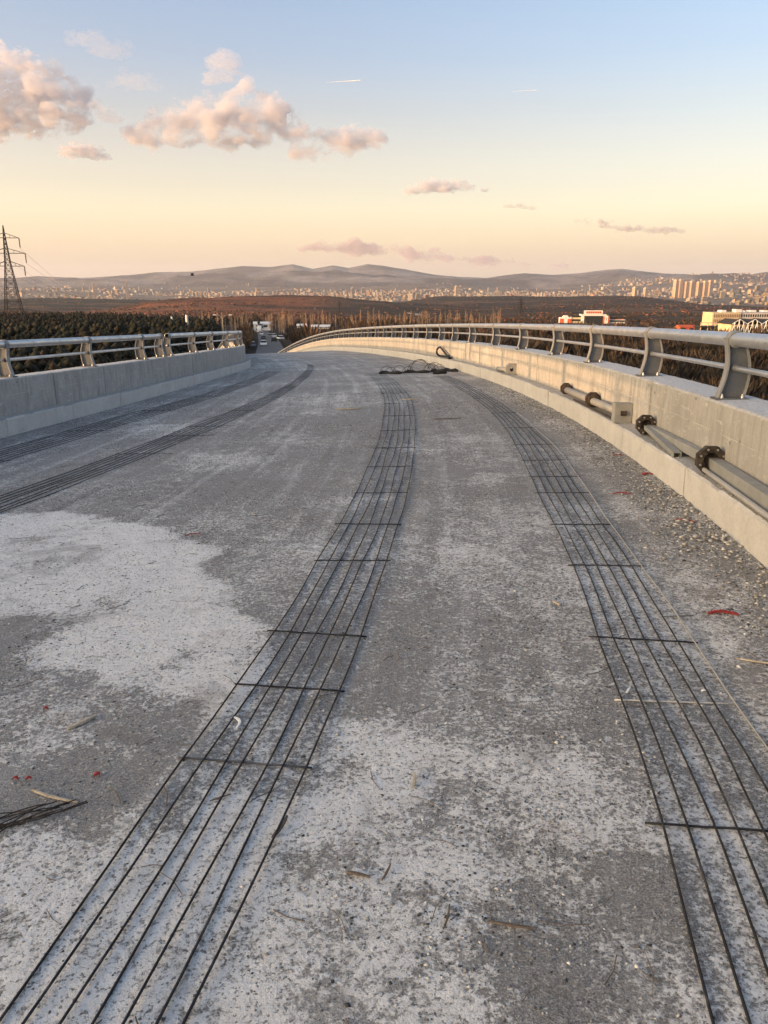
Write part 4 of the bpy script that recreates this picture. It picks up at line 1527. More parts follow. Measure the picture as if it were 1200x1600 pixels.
def window_grid(root, x0, x1, z0, z1, nx, nz, y, wfrac=.55, hfrac=.6, mat=None, name='window'):
    wme = None
    cw, ch = (x1 - x0) / nx, (z1 - z0) / nz
    for i in range(nx):
        for j in range(nz):
            cx, cz = x0 + (i + .5) * cw, z0 + (j + .5) * ch
            if wme is None:
                wme = MB().box((-cw * wfrac / 2, -.08, -ch * hfrac / 2), (cw * wfrac / 2, .12, ch * hfrac / 2)).build(name, mat or M['glass'], root)
                wme.location = (cx, y, cz)
            else:
                c = wme.copy()
                COL.objects.link(c)
                c.parent = root
                c.location = (cx, y, cz)


# red and white institution, glazed centre under a roof sign
A, aw, ah = ebuild('institution', 'red and white public building with dark glazed centre and roof sign', 927, 800, 491, 102, 20, rz=-.12)
u = aw / 102.0
q = lambda px: (px - 51) * u
MB().box((q(33), -2, 0), (q(70), 16, ah)).build('central_block', M['white'], A)
MB().box((q(37), -2.4, 0), (q(66), -2.05, ah - 1.6)).build('glazing', M['glass'], A)
for k in range(1, 6):
    MB().box((q(37 + k * 5) - .12, -2.55, 0), (q(37 + k * 5) + .12, -2.42, ah - 1.6)).build('mullion', M['lattice'], A)
MB().box((q(33) - .6, -2.8, ah - 1.4), (q(70) + .6, 16.2, ah)).build('cornice', M['white'], A)
MB().box((q(37), 2, ah + .01), (q(66), 4, ah + 3.6)).build('sign_board', M['white'], A)
for k in range(7):
    MB().box((q(40.5 + k * 3.4), 1.55, ah + .9), (q(42.9 + k * 3.4), 1.97, ah + 2.8)).build('sign_letter', M['redpaint'], A)
MB().box((q(0), 1, 0), (q(18), 14, ah - 3.4)).build('left_wing', M['white'], A)
for a_, b_ in ((0, 5.5), (12, 18)):
    MB().box((q(a_) - .05, .6, 0), (q(b_), .98, ah - 4.6)).build('red_panel', M['redpaint'], A)
MB().prism([(q(4), ah - 3.4), (q(14), ah - 3.4), (q(11.5), ah - 1.4), (q(6.5), ah - 1.4)], 1, 10, lambda a, b, w: (a, w, b)).build('roof_gable', M['white'], A)
MB().box((q(18), 2, 0), (q(33), 14, ah - 2.6)).build('left_link', M['cream'], A)
for k in range(3):
    MB().box((q(18.3), 1.7, 2.2 + k * 3.6), (q(32.6), 1.98, 4.0 + k * 3.6)).build('window_band', M['glass'], A)
MB().box((q(66), -3.2, 0), (q(76), 12, ah - 2.2)).build('right_tower', M['redpaint'], A)
MB().box((q(68.5), -3.6, 0), (q(73.5), -3.22, ah - 1.2)).build('pier', M['white'], A)
window_grid(A, q(69.5), q(72.5), 3, ah - 3, 1, 3, -3.65)
MB().box((q(76), 1, 0), (q(101), 14, ah - 5.2)).build('right_wing', M['white'], A)
for k in range(3):
    MB().box((q(77), .7, 1.6 + k * 3.2), (q(100.5), .98, 3.3 + k * 3.2)).build('window_band', M['glass'], A)
MB().box((q(80), 3, ah - 5.2), (q(99), 10, ah - 4.1)).build('roof_plant', M['redpaint'], A)

# long cream block with rows of windows
B, bw, bh = ebuild('office_block', 'long cream office block with two rows of windows at the right edge', 1170, 620, 488, 118, 18, rz=.10)
u = bw / 118.0
q = lambda px: (px - 59) * u
MB().box((q(0), 0, 0), (q(46), 16, bh)).build('lit_wing', M['cream'], B)
MB().box((q(46), .8, 0), (q(118), 17, bh - .4)).build('main_wing', M['pinkwhite'], B)
window_grid(B, q(1.5), q(45), bh - 8.2, bh - .8, 15, 2, -.05, .5, .62, plain('bronze_window', (.26, .15, .075), .5, 0, .2, .5))
window_grid(B, q(47), q(117), bh - 7.6, bh - .9, 18, 2, .75, .5, .6)
for a_, b_, h_ in ((18, 26, 1.6), (42, 52, 2.2), (54, 58, 1.2), (66, 76, 1.5), (88, 100, 1.3)):
    MB().box((q(a_), 4, bh), (q(b_), 10, bh + h_)).build('roof_plant', M['white'], B)
# low pavilion
Pv, pw, ph = ebuild('pavilion', 'low dark roofed pavilion with pale frames in front of the cream block', 1118, 520, 505, 46, 10, rz=.05)
u = pw / 46.0
MB().box((-pw / 2 - 1, -1, ph - 2.6), (pw / 2 + 4, 10, ph - 1.9)).build('roof', M['darkroof'], Pv)
MB().box((-pw / 2, .5, 0), (pw / 2, 9, ph - 2.62)).build('hall', M['glass'], Pv)
for k in range(5):
    x0 = -pw / 2 + pw * k / 4
    MB().box((x0 - .25, 0, 0), (x0 + .25, .45, ph)).build('column', M['cream'], Pv)
MB().box((-pw / 2 - .26, -.06, ph), (pw / 2 + .26, .5, ph + .5)).build('fascia', M['cream'], Pv)
# tent-like hall with leaning white ribs
Tn, tw, th_ = ebuild('ribbed_hall', 'peaked hall with leaning white ribs in front of the cream block', 1180, 470, 499, 74, 18, rz=.08)
for k in range(3):
    x0 = -tw / 2 + tw * k / 3
    w3 = tw / 3
    MB().prism([(x0, th_ - 2.6), (x0 + w3 / 2, th_), (x0 + w3, th_ - 2.6), (x0 + w3, th_ - 3.0), (x0 + w3 / 2, th_ - .5), (x0, th_ - 3.0)], 0, 18, lambda a, b, w: (a, w, b)).build('roof_fold', M['darkroof'], Tn)
MB().box((-tw / 2 + .3, 1.5, 0), (tw / 2 - .3, 17, th_ - 3.05)).build('hall', M['cream'], Tn)
for k in range(3):
    x0, w3 = -tw / 2 + tw * k / 3, tw / 3
    for a_, b_, c_, d_ in ((x0, th_ - 2.7, x0 + w3 / 2, th_ + .1), (x0 + w3 / 2, th_ + .1, x0 + w3, th_ - 2.7)):
        MB().tube([(a_, -.15, b_), (c_, -.15, d_)], .22, 6).build('roof_edge', M['white'], Tn)
    MB().box((x0 + w3 * .2, 1.2, .5), (x0 + w3 * .8, 1.48, th_ - 4.2)).build('glazing', M['glass'], Tn)
for k in range(20):
    x0 = -tw / 2 + tw * (k + .5) / 20
    ln = .9 * (-1) ** k
    fr_ = ((x0 + ln + tw / 2) / (tw / 3)) % 1.0
    zt = th_ - 2.8 + 2.6 * (1 - abs(2 * fr_ - 1))
    MB().tube([(x0 - ln, .2, 0), (x0 + ln, -.5, zt)], .26, 6).build('rib', M['white'], Tn)
# red roofed shed, white cabin, long sheds by the trees
for nm, lab, x_, Y_, yt, wpx, hpx, m1, m2 in (
        ('shed', 'low red roofed shed just above the right rail, left of the pavilion', 1075, 560, 510, 26, 8, 'redpaint', 'redpaint'),
        ('site_cabin', 'small white cabin seen between the right railing posts', 879, 330, 537, 11, 9, 'white', 'pinkwhite'),
        ('long_shed', 'long white shed roof above the far end of the right railing', 493, 560, 516.5, 46, 5, 'white', 'pinkwhite'),
        ('long_shed', 'short white shed roof right of the road among bare trees', 472, 600, 514, 16, 5, 'white', 'pinkwhite'),
        ('roadside_building', 'white two part building at the end of the road', 409, 520, 508, 26, 12, 'white', 'white')):
    R, w_, h_ = ebuild(nm, lab, x_, Y_, yt, wpx, 8, rz=.06)
    h_ = max(h_, hpx / KPX * Y_)
    wl_ = h_ - .8
    MB().box((-w_ / 2, 0, 0), (w_ / 2, 7, wl_)).build('wall', M[m2], R)
    MB().prism([(-.5, wl_ + .003), (3.5, wl_ + 1.4), (7.5, wl_ + .003)], -w_ / 2 - .4, w_ / 2 + .4, lambda a, b, w: (w, a, b)).build('roof', M[m1], R)
    nw = max(2, int(w_ / 4))
    window_grid(R, -w_ / 2 + .5, w_ / 2 - .5, max(.6, wl_ - 2.4), wl_ - .3, nw, 1, -.05, .5, .6)

# ================================================================== trees
def pine_mass():
    g = np.random.default_rng(3)
    n = 9500
    px = g.uniform(-330, 405, n)
    Y = np.exp(g.uniform(math.log(75), math.log(900), n))
    X = (px - 600) / KPX * Y
    k = np.ones(n, bool)
    k &= ~((np.abs(X - np.interp(Y, [150, 640], [-21.5, -120])) < 12))
    k &= (px < 330 + 60 * g.random(n)) | (Y > 300)
    X, Y = X[k], Y[k]
    Z = terrain_z(X, Y)
    n = len(X)
    H = (3.2 + 5.5 * g.random(n) ** 1.6) * np.interp(Y, [75, 150, 400], [.75, .85, 1.0])
    # each tree: a few ragged rounded clumps
    base = np.array([(1, 0, 0), (0, 1, 0), (-1, 0, 0), (0, -1, 0), (0, 0, 1.1), (0, 0, -0.8)], dtype=float)
    tri = np.array([(0, 1, 4), (1, 2, 4), (2, 3, 4), (3, 0, 4), (1, 0, 5), (2, 1, 5), (3, 2, 5), (0, 3, 5)])
    Vs, Ts, Cs = [], [], []
    cnt = 0
    tone = g.uniform(.6, 1.5, n)
    br = g.random(n) < .14
    for l in range(8):
        f_ = l / 7.0
        rad = H * (0.21 - 0.11 * f_) * g.uniform(.7, 1.25, n)
        cx = X + g.normal(0, .14, n) * H * (1 - .75 * f_)
        cy_ = Y + g.normal(0, .14, n) * H * (1 - .75 * f_)
        cz = Z + H * (0.15 + 0.75 * f_) + g.normal(0, .04, n) * H
        V = base[None] * g.uniform(.6, 1.35, (n, 6, 3)) * rad[:, None, None]
        a = g.uniform(0, 6.28, n)
        ca, sa = np.cos(a)[:, None], np.sin(a)[:, None]
        W = np.stack([V[..., 0] * ca - V[..., 1] * sa + cx[:, None], V[..., 0] * sa + V[..., 1] * ca + cy_[:, None], V[..., 2] + cz[:, None]], -1)
        Vs.append(W.reshape(-1, 3))
        Ts.append((tri[None] + (cnt + np.arange(n) * 6)[:, None, None]).reshape(-1, 3))
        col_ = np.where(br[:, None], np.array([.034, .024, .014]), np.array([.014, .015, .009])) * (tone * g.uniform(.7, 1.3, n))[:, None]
        Cs.append(np.repeat(col_, 6, axis=0))
        cnt += n * 6
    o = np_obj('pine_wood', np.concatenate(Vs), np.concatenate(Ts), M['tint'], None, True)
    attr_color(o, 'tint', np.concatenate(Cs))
    stuff(o)
    o['label'] = 'dark pine wood beyond the left railing'


pine_mass()


def scrub_mass():
    """bare brown bushes and small trees under and beyond the right railing: fans of thin twigs"""
    g = np.random.default_rng(8)
    n = 9000
    px = g.uniform(368, 1500, n)
    Y = np.exp(g.uniform(math.log(45), math.log(1300), n))
    px[:420] = g.uniform(362, 392, 420)
    Y[:420] = g.uniform(150, 330, 420)
    X = (px - 600) / KPX * Y
    k = (np.abs(X - np.interp(Y, [150, 200, 260, 340, 420, 480, 560, 640], [-21.5, -29, -38, -51, -64, -74, -92, -120])) > 6) & ~((np.abs(X + .21 * Y) < 14) & (Y < 150)) & ~((np.abs(X) < 14) & (Y < 90))
    k &= ~((px > 1080) & (Y > 380) & (Y < 640)) & ~((px > 860) & (px < 1000) & (Y > 600) & (Y < 830))
    k &= ~((px > 393) & (px < 445) & (Y > 170) & (Y < 530)) & ~((px > 455) & (px < 535) & (Y > 330) & (Y < 600))
    X, Y = X[k], Y[k]
    n = len(X)
    Z = terrain_z(X, Y)
    clump = vnoise(X, Y, 1 / 60., 41, 3)
    belt = sstep(430, 480, Y) * sstep(760, 700, Y) * (np.abs((X / Y) * KPX + 20) < 220)
    H = np.clip(2.2 * belt * g.random(n) + g.uniform(1.0, 3.2, n) + 5.5 * sstep(.5, .7, clump) * g.random(n), .8, 8)
    tw = 26
    a = g.uniform(0, 6.28, (n, tw))
    lean = g.uniform(.08, .75, (n, tw))
    hh = H[:, None] * g.uniform(.45, 1.05, (n, tw))
    b0 = hh * g.uniform(0, .45, (n, tw))
    w = (0.05 + 0.00045 * Y)[:, None] * g.uniform(.6, 1.3, (n, tw)) + .02 * H[:, None]
    ax, ay = np.cos(a) * lean, np.sin(a) * lean
    p0 = np.stack([X[:, None] + ax * b0 * .5, Y[:, None] + ay * b0 * .5, Z[:, None] + b0], -1)
    pm = np.stack([X[:, None] + ax * hh * .75, Y[:, None] + ay * hh * .75, Z[:, None] + hh * .78], -1)
    p1 = np.stack([X[:, None] + ax * hh * .9, Y[:, None] + ay * hh * .9, Z[:, None] + hh], -1)
    t = g.uniform(0, 6.28, (n, tw))
    d = np.stack([np.cos(t), np.sin(t), np.zeros_like(t)], -1) * w[..., None]
    V = np.stack([p0, pm - d, p1, pm + d], 2).reshape(-1, 3)
    Q = np.arange(n * tw * 4).reshape(-1, 4)
    o = np_obj('bare_scrub', V, Q, M['tint'])
    red = g.random(n) < np.interp(Y, [60, 150, 300, 600], [.05, .15, .5, .5])
    base = np.where(red[:, None], np.array([.115, .068, .042]), np.array([.070, .052, .036])) * g.uniform(.6, 1.4, (n, 1))
    base = base * np.interp(Y, [50, 120, 350], [.55, .7, 1.0])[:, None]  # nearer bushes darkened in their tint, painting in the shade of a hill
    attr_color(o, 'tint', np.repeat(base, tw * 4, axis=0))
    stuff(o)
    o['label'] = 'bare brown scrub beyond the right railing'


scrub_mass()


def hill_bushes():
    g = np.random.default_rng(19)
    n = 14000
    px = g.uniform(-150, 1350, n)
    Y = np.exp(g.uniform(math.log(850), math.log(3100), n))
    X = (px - 600) / KPX * Y
    cl = vnoise(X, Y * 2.5, 1 / 160., 77, 4)
    k = g.random(n) < sstep(.42, .62, cl) * .9 + .08
    X, Y = X[k], Y[k]
    n = len(X)
    v = g.uniform(.5, 1.4, (n, 1))
    base = np.where((g.random(n) < .4)[:, None], np.array([.20, .080, .042]), np.array([.065, .042, .024])) * v
    o = pebble_field('hill_bushes', X, Y, terrain_z(X, Y), g.uniform(1.2, 3.4, n), base, 20)
    o['label'] = 'scattered bushes on the brown hills'


hill_bushes()


def poplar_mesh(seed):
    g = random.Random(seed)
    tr_ = MB().tube([(0, 0, -.5), (g.uniform(-.1, .1), 0, 5), (g.uniform(-.3, .3), .1, 11), (0, 0, 15.5)], [.28, .2, .1, .02], 5)
    cr_ = MB()
    for k in range(120):
        t = g.uniform(.12, 1) ** .85
        z = 15 * t
        a = g.uniform(0, 6.28)
        rad = 1.9 * math.sin(math.pi * min(1, .12 + .88 * t)) ** .7 * g.uniform(.3, 1)
        L = g.uniform(1.2, 2.8)
        p0 = Vector((math.cos(a) * rad * .35, math.sin(a) * rad * .35, z - L * .55))
        p1 = Vector((math.cos(a) * rad, math.sin(a) * rad, z + L * .45))
        t2 = g.uniform(0, 6.28)
        d = Vector((math.cos(t2), math.sin(t2), 0)) * g.uniform(.07, .17)
        pm = p0.lerp(p1, .55)
        cr_.add([p0, pm - d, p1, pm + d], [(0, 1, 2, 3)])
    return tr_, cr_


pop_protos = []
for i in range(4):
    t_, c_ = poplar_mesh(100 + i)
    r_ = empty('bare_poplar')
    t_.build('trunk', M['bark'], r_)
    c_.build('crown', plain('poplar_twigs', [(0.33, 0.23, 0.165), (0.26, 0.18, 0.125), (0.36, 0.22, 0.14), (0.22, 0.16, 0.115)][i], 0.95, 0, .3, .5), r_)
    pop_protos.append(r_)
used = [False] * 4
g_ = random.Random(12)
zones = [(445, 560, 500, 620, 44, 'bare poplar in the tree belt left of the slim mast'),
         (560, 680, 540, 700, 62, 'bare poplar in the tree belt behind the far bend of the right railing'),
         (680, 785, 540, 720, 44, 'bare poplar in the tree belt right of centre, above the sunlit wall'),
         (372, 445, 450, 580, 34, 'bare poplar lit orange behind the road end and truck'),
         (300, 372, 380, 520, 12, 'bare tree beyond the far end of the left railing')]
for x0, x1, Y0, Y1, cnt, lab in zones:
    for k in range(cnt):
        px_, Y_ = g_.uniform(x0, x1), g_.uniform(Y0, Y1)
        X_ = (px_ - 600) / KPX * Y_
        if 455 < px_ < 535 and Y_ < 600:
            Y_ += 90
            X_ = (px_ - 600) / KPX * Y_
        if abs(X_ - road_x(min(Y_, 640))) < 7:
            X_ += 14
        v = g_.randrange(4)
        r_ = pop_protos[v] if not used[v] else copy_tree(pop_protos[v])
        used[v] = True
        r_.location = (X_, Y_, ground(X_, Y_))
        r_.rotation_euler = (0, 0, g_.uniform(0, 6.28))
        sc_ = g_.uniform(.38, .9)
        r_.scale = (sc_, sc_, sc_)
        tag(r_, lab, 'tree', lab.replace('bare poplar', 'bare poplars').replace('bare tree', 'bare trees'))

# ================================================================== the city
def city():
    g = np.random.default_rng(17)
    n = 9000
    px = g.uniform(-120, 1330, n)
    Y = np.exp(g.uniform(math.log(3900), math.log(9800), n))
    X = (px - 600) / KPX * Y
    dens = vnoise(X, Y, 1 / 700., 51, 4)
    right = sstep(930, 1080, px)
    k = dens > 0.46 + .10 * g.random(n) - .08 * right
    k &= (Y < 8200) | (px > 930) | (g.random(n) < .12)
    k &= ~((px > 480) & (px < 950) & (Y < 4600))
    X, Y, px, dens = X[k], Y[k], px[k], dens[k]
    n = len(X)
    Z = terrain_z(X, Y)
    W, D = 9 + 26 * g.random(n) ** 2, 9 + 18 * g.random(n) ** 2
    H = 5 + 13 * g.random(n) ** 1.5 + 30 * (g.random(n) < .12) * g.random(n)
    a = np.where(g.random(n) < .5, .35, -.5) + g.normal(0, .25, n)
    pal = np.array([(.55, .48, .42), (.62, .55, .48), (.48, .38, .31), (.66, .62, .57), (.55, .36, .27), (.45, .43, .41), (.62, .48, .30)])
    col = pal[g.integers(0, len(pal), n)] * g.uniform(.35, .8, (n, 1)) * np.array([1.0, .93, .86])
    order = np.argsort(-(W * H) / Y ** 2)
    lit = order[:285]
    rest = order[285:]
    # everything past the nearest blocks is one far mass
    base = np.array([(-.5, -.5, 0), (.5, -.5, 0), (.5, .5, 0), (-.5, .5, 0), (-.5, -.5, 1), (.5, -.5, 1), (.5, .5, 1), (-.5, .5, 1)])
    quad = np.array([(4, 5, 6, 7), (0, 1, 5, 4), (1, 2, 6, 5), (2, 3, 7, 6), (3, 0, 4, 7)])
    m = len(rest)
    V = np.repeat(base[None], m, 0)
    V[..., 0] *= W[rest][:, None]
    V[..., 1] *= D[rest][:, None]
    V[..., 2] = V[..., 2] * (H[rest][:, None] + 8) - 8
    ca, sa = np.cos(a[rest])[:, None], np.sin(a[rest])[:, None]
    V2 = np.stack([V[..., 0] * ca - V[..., 1] * sa + X[rest][:, None], V[..., 0] * sa + V[..., 1] * ca + Y[rest][:, None], V[..., 2] + Z[rest][:, None]], -1)
    Q = (quad[None] + (np.arange(m) * 8)[:, None, None]).reshape(-1, 4)
    o = np_obj('distant_city', V2.reshape(-1, 3), Q, M['tint'])
    attr_color(o, 'tint', np.repeat(col[rest], 8, axis=0))
    stuff(o)
    o['label'] = 'mass of small far city buildings below the mountains'
    # individual blocks: unit body with a stair head, shared by colour
    mats = [plain('city_render', tuple(c * np.array([.62, .57, .51])), .9, 0, .05, .1) for c in pal]
    protos = {}
    for i in lit:
        v = int(g.integers(0, len(pal)))
        if v not in protos:
            b = MB().box((-.5, -.5, -.3), (.5, .5, 1)).build('apartment_block', mats[v])
            MB().box((-.2, -.25, 1), (.15, .2, 1.12)).build('stair_head', mats[v], b)
            bands_ = MB()
            for k_ in range(5):
                bands_.box((-.47, -.515, .1 + k_ * .18), (.47, -.5005, .18 + k_ * .18))
                bands_.box((-.515, -.47, .1 + k_ * .18), (-.5005, .47, .18 + k_ * .18))
            bands_.build('window_bands', M['glass'], b)
            protos[v] = b
            c = b
        else:
            c = copy_tree(protos[v])
        c.location = (X[i], Y[i], Z[i])
        c.scale = (W[i], D[i], H[i])
        c.rotation_euler = (0, 0, a[i])
        z_ = 'left of the brown hill' if px[i] < 300 else 'behind the brown hill' if px[i] < 560 else 'in the middle of the skyline' if px[i] < 950 else 'at the right foot of the mountains'
        tag(c, 'small pale apartment block in the far city ' + z_, 'building', 'far apartment blocks ' + z_)


city()
tw_m = plain('tower_render', (.60, .45, .33), .9, 0, .08, .05)
tw_b = plain('tower_bands', (.30, .22, .17), .8, 0, .1, .05)
towers = [(992, 449, 5.5, 'left one of a pair of towers left of the tower cluster'), (1009, 450, 5, 'right one of a pair of towers left of the tower cluster'),
          (1057, 438, 6, 'leftmost tower of the right-hand cluster'), (1064, 437, 6, 'second tower from the left in the right-hand cluster'),
          (1073, 441, 6, 'third tower from the left in the right-hand cluster'), (1081, 440, 6.5, 'fourth tower from the left in the right-hand cluster'),
          (1092, 441, 7, 'fifth tower from the left in the right-hand cluster'), (1102, 440, 6.5, 'sixth tower from the left in the right-hand cluster'),
          (1110, 439, 6, 'rightmost tower of the right-hand cluster'), (713, 447, 4, 'lone pale tower right of centre below the mountains'),
          (146, 441, 3.2, 'slim tower far left on the skyline'), (197, 439, 3.4, 'tall slim tower left of the brown hill')]
for x_, yt_, w_, lab in towers:
    Y_ = 5200
    p = at(x_, yt_, Y_)
    gz = ground(p.x, p.y)
    W_ = w_ / KPX * Y_
    r_ = tag(empty('apartment_tower', (p.x, p.y, gz - 3), random.uniform(.3, .6)), 'tall sunlit apartment tower, ' + lab, 'tower')
    h_ = p.z - gz + 3
    MB().box((-W_ / 2, -W_ / 2, 0), (W_ / 2, W_ / 2, h_)).build('wall', tw_m, r_)
    MB().box((-W_ / 4, -W_ / 4, h_), (W_ / 4, W_ / 4, h_ + 5)).build('roof_house', tw_m, r_)
    for k in range(3):
        x0 = -W_ * .36 + k * W_ * .3
        MB().box((x0, -W_ / 2 - .5, 4), (x0 + W_ * .12, -W_ / 2 - .02, h_ - 4)).build('window_strip', tw_b, r_)
        MB().box((-W_ / 2 - .5, x0, 4), (-W_ / 2 - .02, x0 + W_ * .12, h_ - 4)).build('window_strip', tw_b, r_)

# ================================================================== air
hz = MB().box((-23500, -23500, -260), (23500, 23500, 520)).build('haze', M['white'])
hm = bpy.data.materials.new('haze_air')
hm.use_nodes = True
hm.node_tree.nodes.clear()
ho = hm.node_tree.nodes.new('ShaderNodeOutputMaterial')
hv = hm.node_tree.nodes.new('ShaderNodeVolumePrincipled')
hv.inputs['Color'].default_value = (0.86, 0.89, 1.0, 1)
hv.inputs['Density'].default_value = 3.1e-5
hv.inputs['Anisotropy'].default_value = 0.2
hm.node_tree.links.new(hv.outputs[0], ho.inputs['Volume'])
hz.data.materials.clear()
hz.data.materials.append(hm)
stuff(hz)

# ================================================================== clouds
def cloud_mat(name, dens, seed, size, thr, col):
    m = bpy.data.materials.new(name)
    m.use_nodes = True
    nt = m.node_tree
    nt.nodes.clear()
    out = nt.nodes.new('ShaderNodeOutputMaterial')
    v = nt.nodes.new('ShaderNodeVolumePrincipled')
    v.inputs['Color'].default_value = (*col, 1)
    v.inputs['Anisotropy'].default_value = 0.0
    tc = nt.nodes.new('ShaderNodeTexCoord')
    no = nt.nodes.new('ShaderNodeTexNoise')
    no.inputs['Scale'].default_value = 11.0 / size
    no.inputs['Detail'].default_value = 7
    no.inputs['Roughness'].default_value = .68
    no.inputs['Distortion'].default_value = .5
    mp = nt.nodes.new('ShaderNodeMapping')
    mp.inputs['Location'].default_value = (seed * 131.0, seed * 37.0, 0)
    mp.inputs['Scale'].default_value = (0.8, 0.8, 1.5)
    nt.links.new(tc.outputs['Object'], mp.inputs[0])
    nt.links.new(mp.outputs[0], no.inputs['Vector'])
    mr = nt.nodes.new('ShaderNodeMapRange')
    mr.inputs[1].default_value = thr
    mr.inputs[2].default_value = thr + .3
    mr.inputs[3].default_value = 0.0
    mr.inputs[4].default_value = dens
    nt.links.new(no.outputs[0], mr.inputs[0])
    nt.links.new(mr.outputs[0], v.inputs['Density'])
    nt.links.new(v.outputs[0], out.inputs['Volume'])
    return m


def cloud(label, puffs, Y, dens, seed, flat=1.0, thr=0.45, col=(0.86, 0.85, 0.90)):
    """puffs: (column, row, radius) in photo pixels; a lumpy body of merged billows at distance Y"""
    g = random.Random(seed)
    bm = bmesh.new()
    c0 = at(sum(p[0] for p in puffs) / len(puffs), sum(p[1] for p in puffs) / len(puffs), Y)
    k = Y / 1225.0
    ext = (max(p[0] + p[2] for p in puffs) - min(p[0] - p[2] for p in puffs)) * k
    for x, y, r in puffs:
        c = at(x, y, Y) - c0
        R = r * k * 1.12
        for j in range(16):
            dv = Vector((g.gauss(0, 1), g.gauss(0, 1), g.gauss(0, .6)))
            dv = dv.normalized() * R * (.0 if j == 0 else g.uniform(.5, .95))
            dv.z = max(dv.z, -.32 * R)
            rr = R * (.72 if j == 0 else g.uniform(.14, .42))
            dv.x *= flat
            bmesh.ops.create_icosphere(bm, subdivisions=2, radius=rr, matrix=Matrix.Translation(c + dv) @ Matrix.Diagonal((flat, 1, .85 if flat == 1 else .7, 1)))
    me = bpy.data.meshes.new('cloud')
    bm.to_mesh(me)
    bm.free()
    tmp = bpy.data.objects.new('cloud_tmp', me)
    COL.objects.link(tmp)
    rm = tmp.modifiers.new('r', 'REMESH')
    rm.mode = 'VOXEL'
    rm.voxel_size = max(6.0, ext / 130.0)
    dg = bpy.context.evaluated_depsgraph_get()
    me2 = bpy.data.meshes.new_from_object(tmp.evaluated_get(dg))
    bpy.data.objects.remove(tmp)
    bpy.data.meshes.remove(me)
    n = len(me2.vertices)
    co = np.empty(n * 3, np.float32)
    no = np.empty(n * 3, np.float32)
    me2.vertices.foreach_get('co', co)
    me2.vertices.foreach_get('normal', no)
    co, no = co.reshape(-1, 3), no.reshape(-1, 3)
    sc_ = 6.0 / ext
    d = np.array([mnoise.fractal(Vector(c) * sc_ * 2.4 + Vector((seed * 7.1, 0, 0)), 0.6, 2.1, 5) for c in co])
    co = co + no * (d * ext * 0.024)[:, None]
    me2.vertices.foreach_set('co', co.astype(np.float32).ravel())
    me2.update()
    me2.materials.clear()
    me2.materials.append(cloud_mat('cloud_vapour', dens / k * 0.062, seed, ext, thr, col))
    me2.name = 'cloud'
    o = bpy.data.objects.new('cloud', me2)
    COL.objects.link(o)
    o.location = c0
    return tag(o, label, 'cloud')


cloud('large grey and peach cloud at the upper left edge', [(-70, 150, 60), (-20, 130, 50), (20, 110, 36), (50, 130, 42), (85, 140, 40), (20, 175, 42), (75, 180, 40), (110, 185, 30), (125, 165, 18), (35, 200, 24), (-40, 190, 40)], 9500, 2.4, 1)
cloud('thin grey scrap of cloud right of the large left cloud', [(150, 165, 12), (165, 182, 14), (180, 188, 11)], 9400, .9, 2, 1.2, .38)
cloud('faint peach wisp above the large left cloud', [(140, 62, 20), (165, 78, 20), (188, 82, 16)], 9200, .26, 3, 1.3, .36)
cloud('faint grey wisp below the upper left peach wisp', [(195, 125, 16), (215, 130, 18), (236, 135, 10)], 9200, .26, 4, 1.3, .36)
cloud('small pale cloud with grey base above the broad central cloud', [(345, 97, 22), (360, 110, 14), (335, 122, 16), (355, 122, 12)], 9000, .7, 5, 1.2, .38)
cloud('broad central cloud with peach top and mauve base', [(215, 215, 24), (240, 200, 26), (270, 205, 28), (300, 195, 34), (330, 178, 40), (362, 172, 40), (398, 172, 42), (430, 178, 32), (345, 210, 30), (395, 208, 30), (460, 205, 26), (475, 235, 20), (505, 225, 28), (540, 222, 28), (575, 218, 22), (590, 214, 12)], 9600, 2.4, 6)
cloud('small bright peach cloud under the large left cloud', [(112, 238, 14), (132, 236, 17), (150, 241, 13), (165, 246, 7)], 10500, 3.0, 7, 1.3, .40)
cloud('small flat peach cloud right of centre over the mountains', [(645, 297, 10), (665, 293, 14), (690, 291, 15), (715, 290, 13), (733, 294, 9), (757, 296, 5)], 13000, 3.2, 8, 1.4, .40)
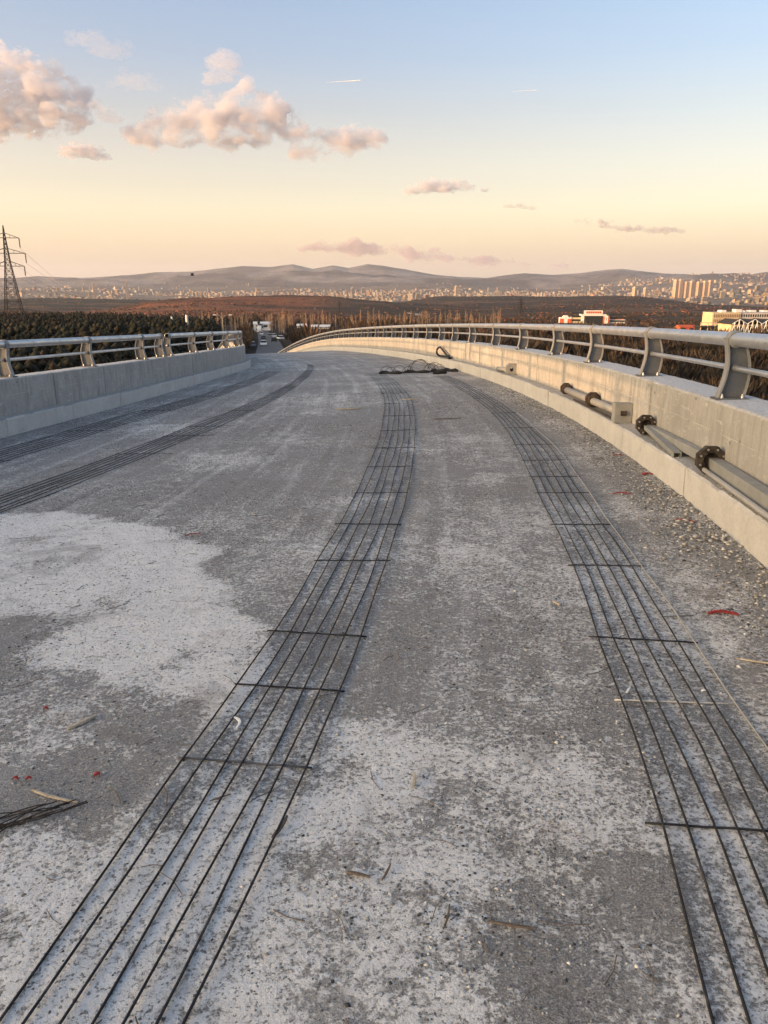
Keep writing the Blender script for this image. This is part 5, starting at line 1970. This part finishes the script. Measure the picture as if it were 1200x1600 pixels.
cloud('faint short streak of cloud right of the flat peach cloud', [(797, 322, 5), (812, 323, 6), (828, 325, 5)], 16000, 2.6, 9, 2.2, .40, (.72, .66, .70))
cloud('thin long streak of cloud over the right mountains', [(905, 345, 5), (930, 348, 7), (950, 353, 7), (975, 356, 8), (1000, 358, 8), (1025, 359, 8), (1050, 360, 6), (1064, 361, 4)], 18000, 2.8, 10, 2.4, .40, (.70, .64, .68))
cloud('tiny cloud scrap at the right above the mountains', [(1115, 357, 3.5), (1125, 358, 4), (1134, 359, 3)], 18000, .8, 11, 2.0)
cloud('long dim mauve cloud bank low over the central mountains', [(480, 388, 9), (510, 386, 11), (545, 387, 12), (580, 389, 12), (615, 391, 11), (650, 397, 11), (690, 403, 11), (735, 407, 11), (780, 410, 9), (830, 413, 7), (870, 415, 5)], 26000, 2.2, 12, 2.6, .34, (.66, .58, .63))
# vapour trails
tm = plain('vapour_trail', (.95, .95, .95), 1.0, 0, .02, .01)
for x0, y0, x1, y1, lab, w in ((510, 129, 563, 125.5, 'short bright vapour trail above the broad central cloud', .55), (800, 143, 838, 141, 'faint vapour trail in the upper right sky', .3)):
    a_, b_ = at(x0, y0, 15000), at(x1, y1, 15000)
    k_ = 15000 / 1225.0
    pts = [a_.lerp(b_, t) for t in np.linspace(0, 1, 12)]
    o = MB().tube(pts, [w * k_ * (.15 + .85 * (i / 11)) for i in range(12)], 8).build('vapour_trail', tm)
    tag(o, lab, 'vapour trail')
# a bird over the city
bp = at(300, 430, 60)
bo = MB()
bo.tube([(-.16, 0, 0), (-.05, 0, .01), (.08, 0, .01), (.2, 0, 0)], [.01, .05, .055, .012], 6)
for s_ in (-1, 1):
    bo.add([(.05, 0, .03), (.09, s_ * .18, .13), (.0, s_ * .36, .18), (-.04, s_ * .17, .12), (-.04, 0, .03), (.0, s_ * .17, .10)], [(0, 1, 3, 4), (1, 2, 3), (4, 3, 5, 0), (3, 2, 5), (0, 5, 1), (5, 2, 1)])
o = bo.build('bird', M['black'])
o.location = bp
o.rotation_euler = (0, 0, .6)
tag(o, 'small dark bird flying over the left part of the city', 'bird')
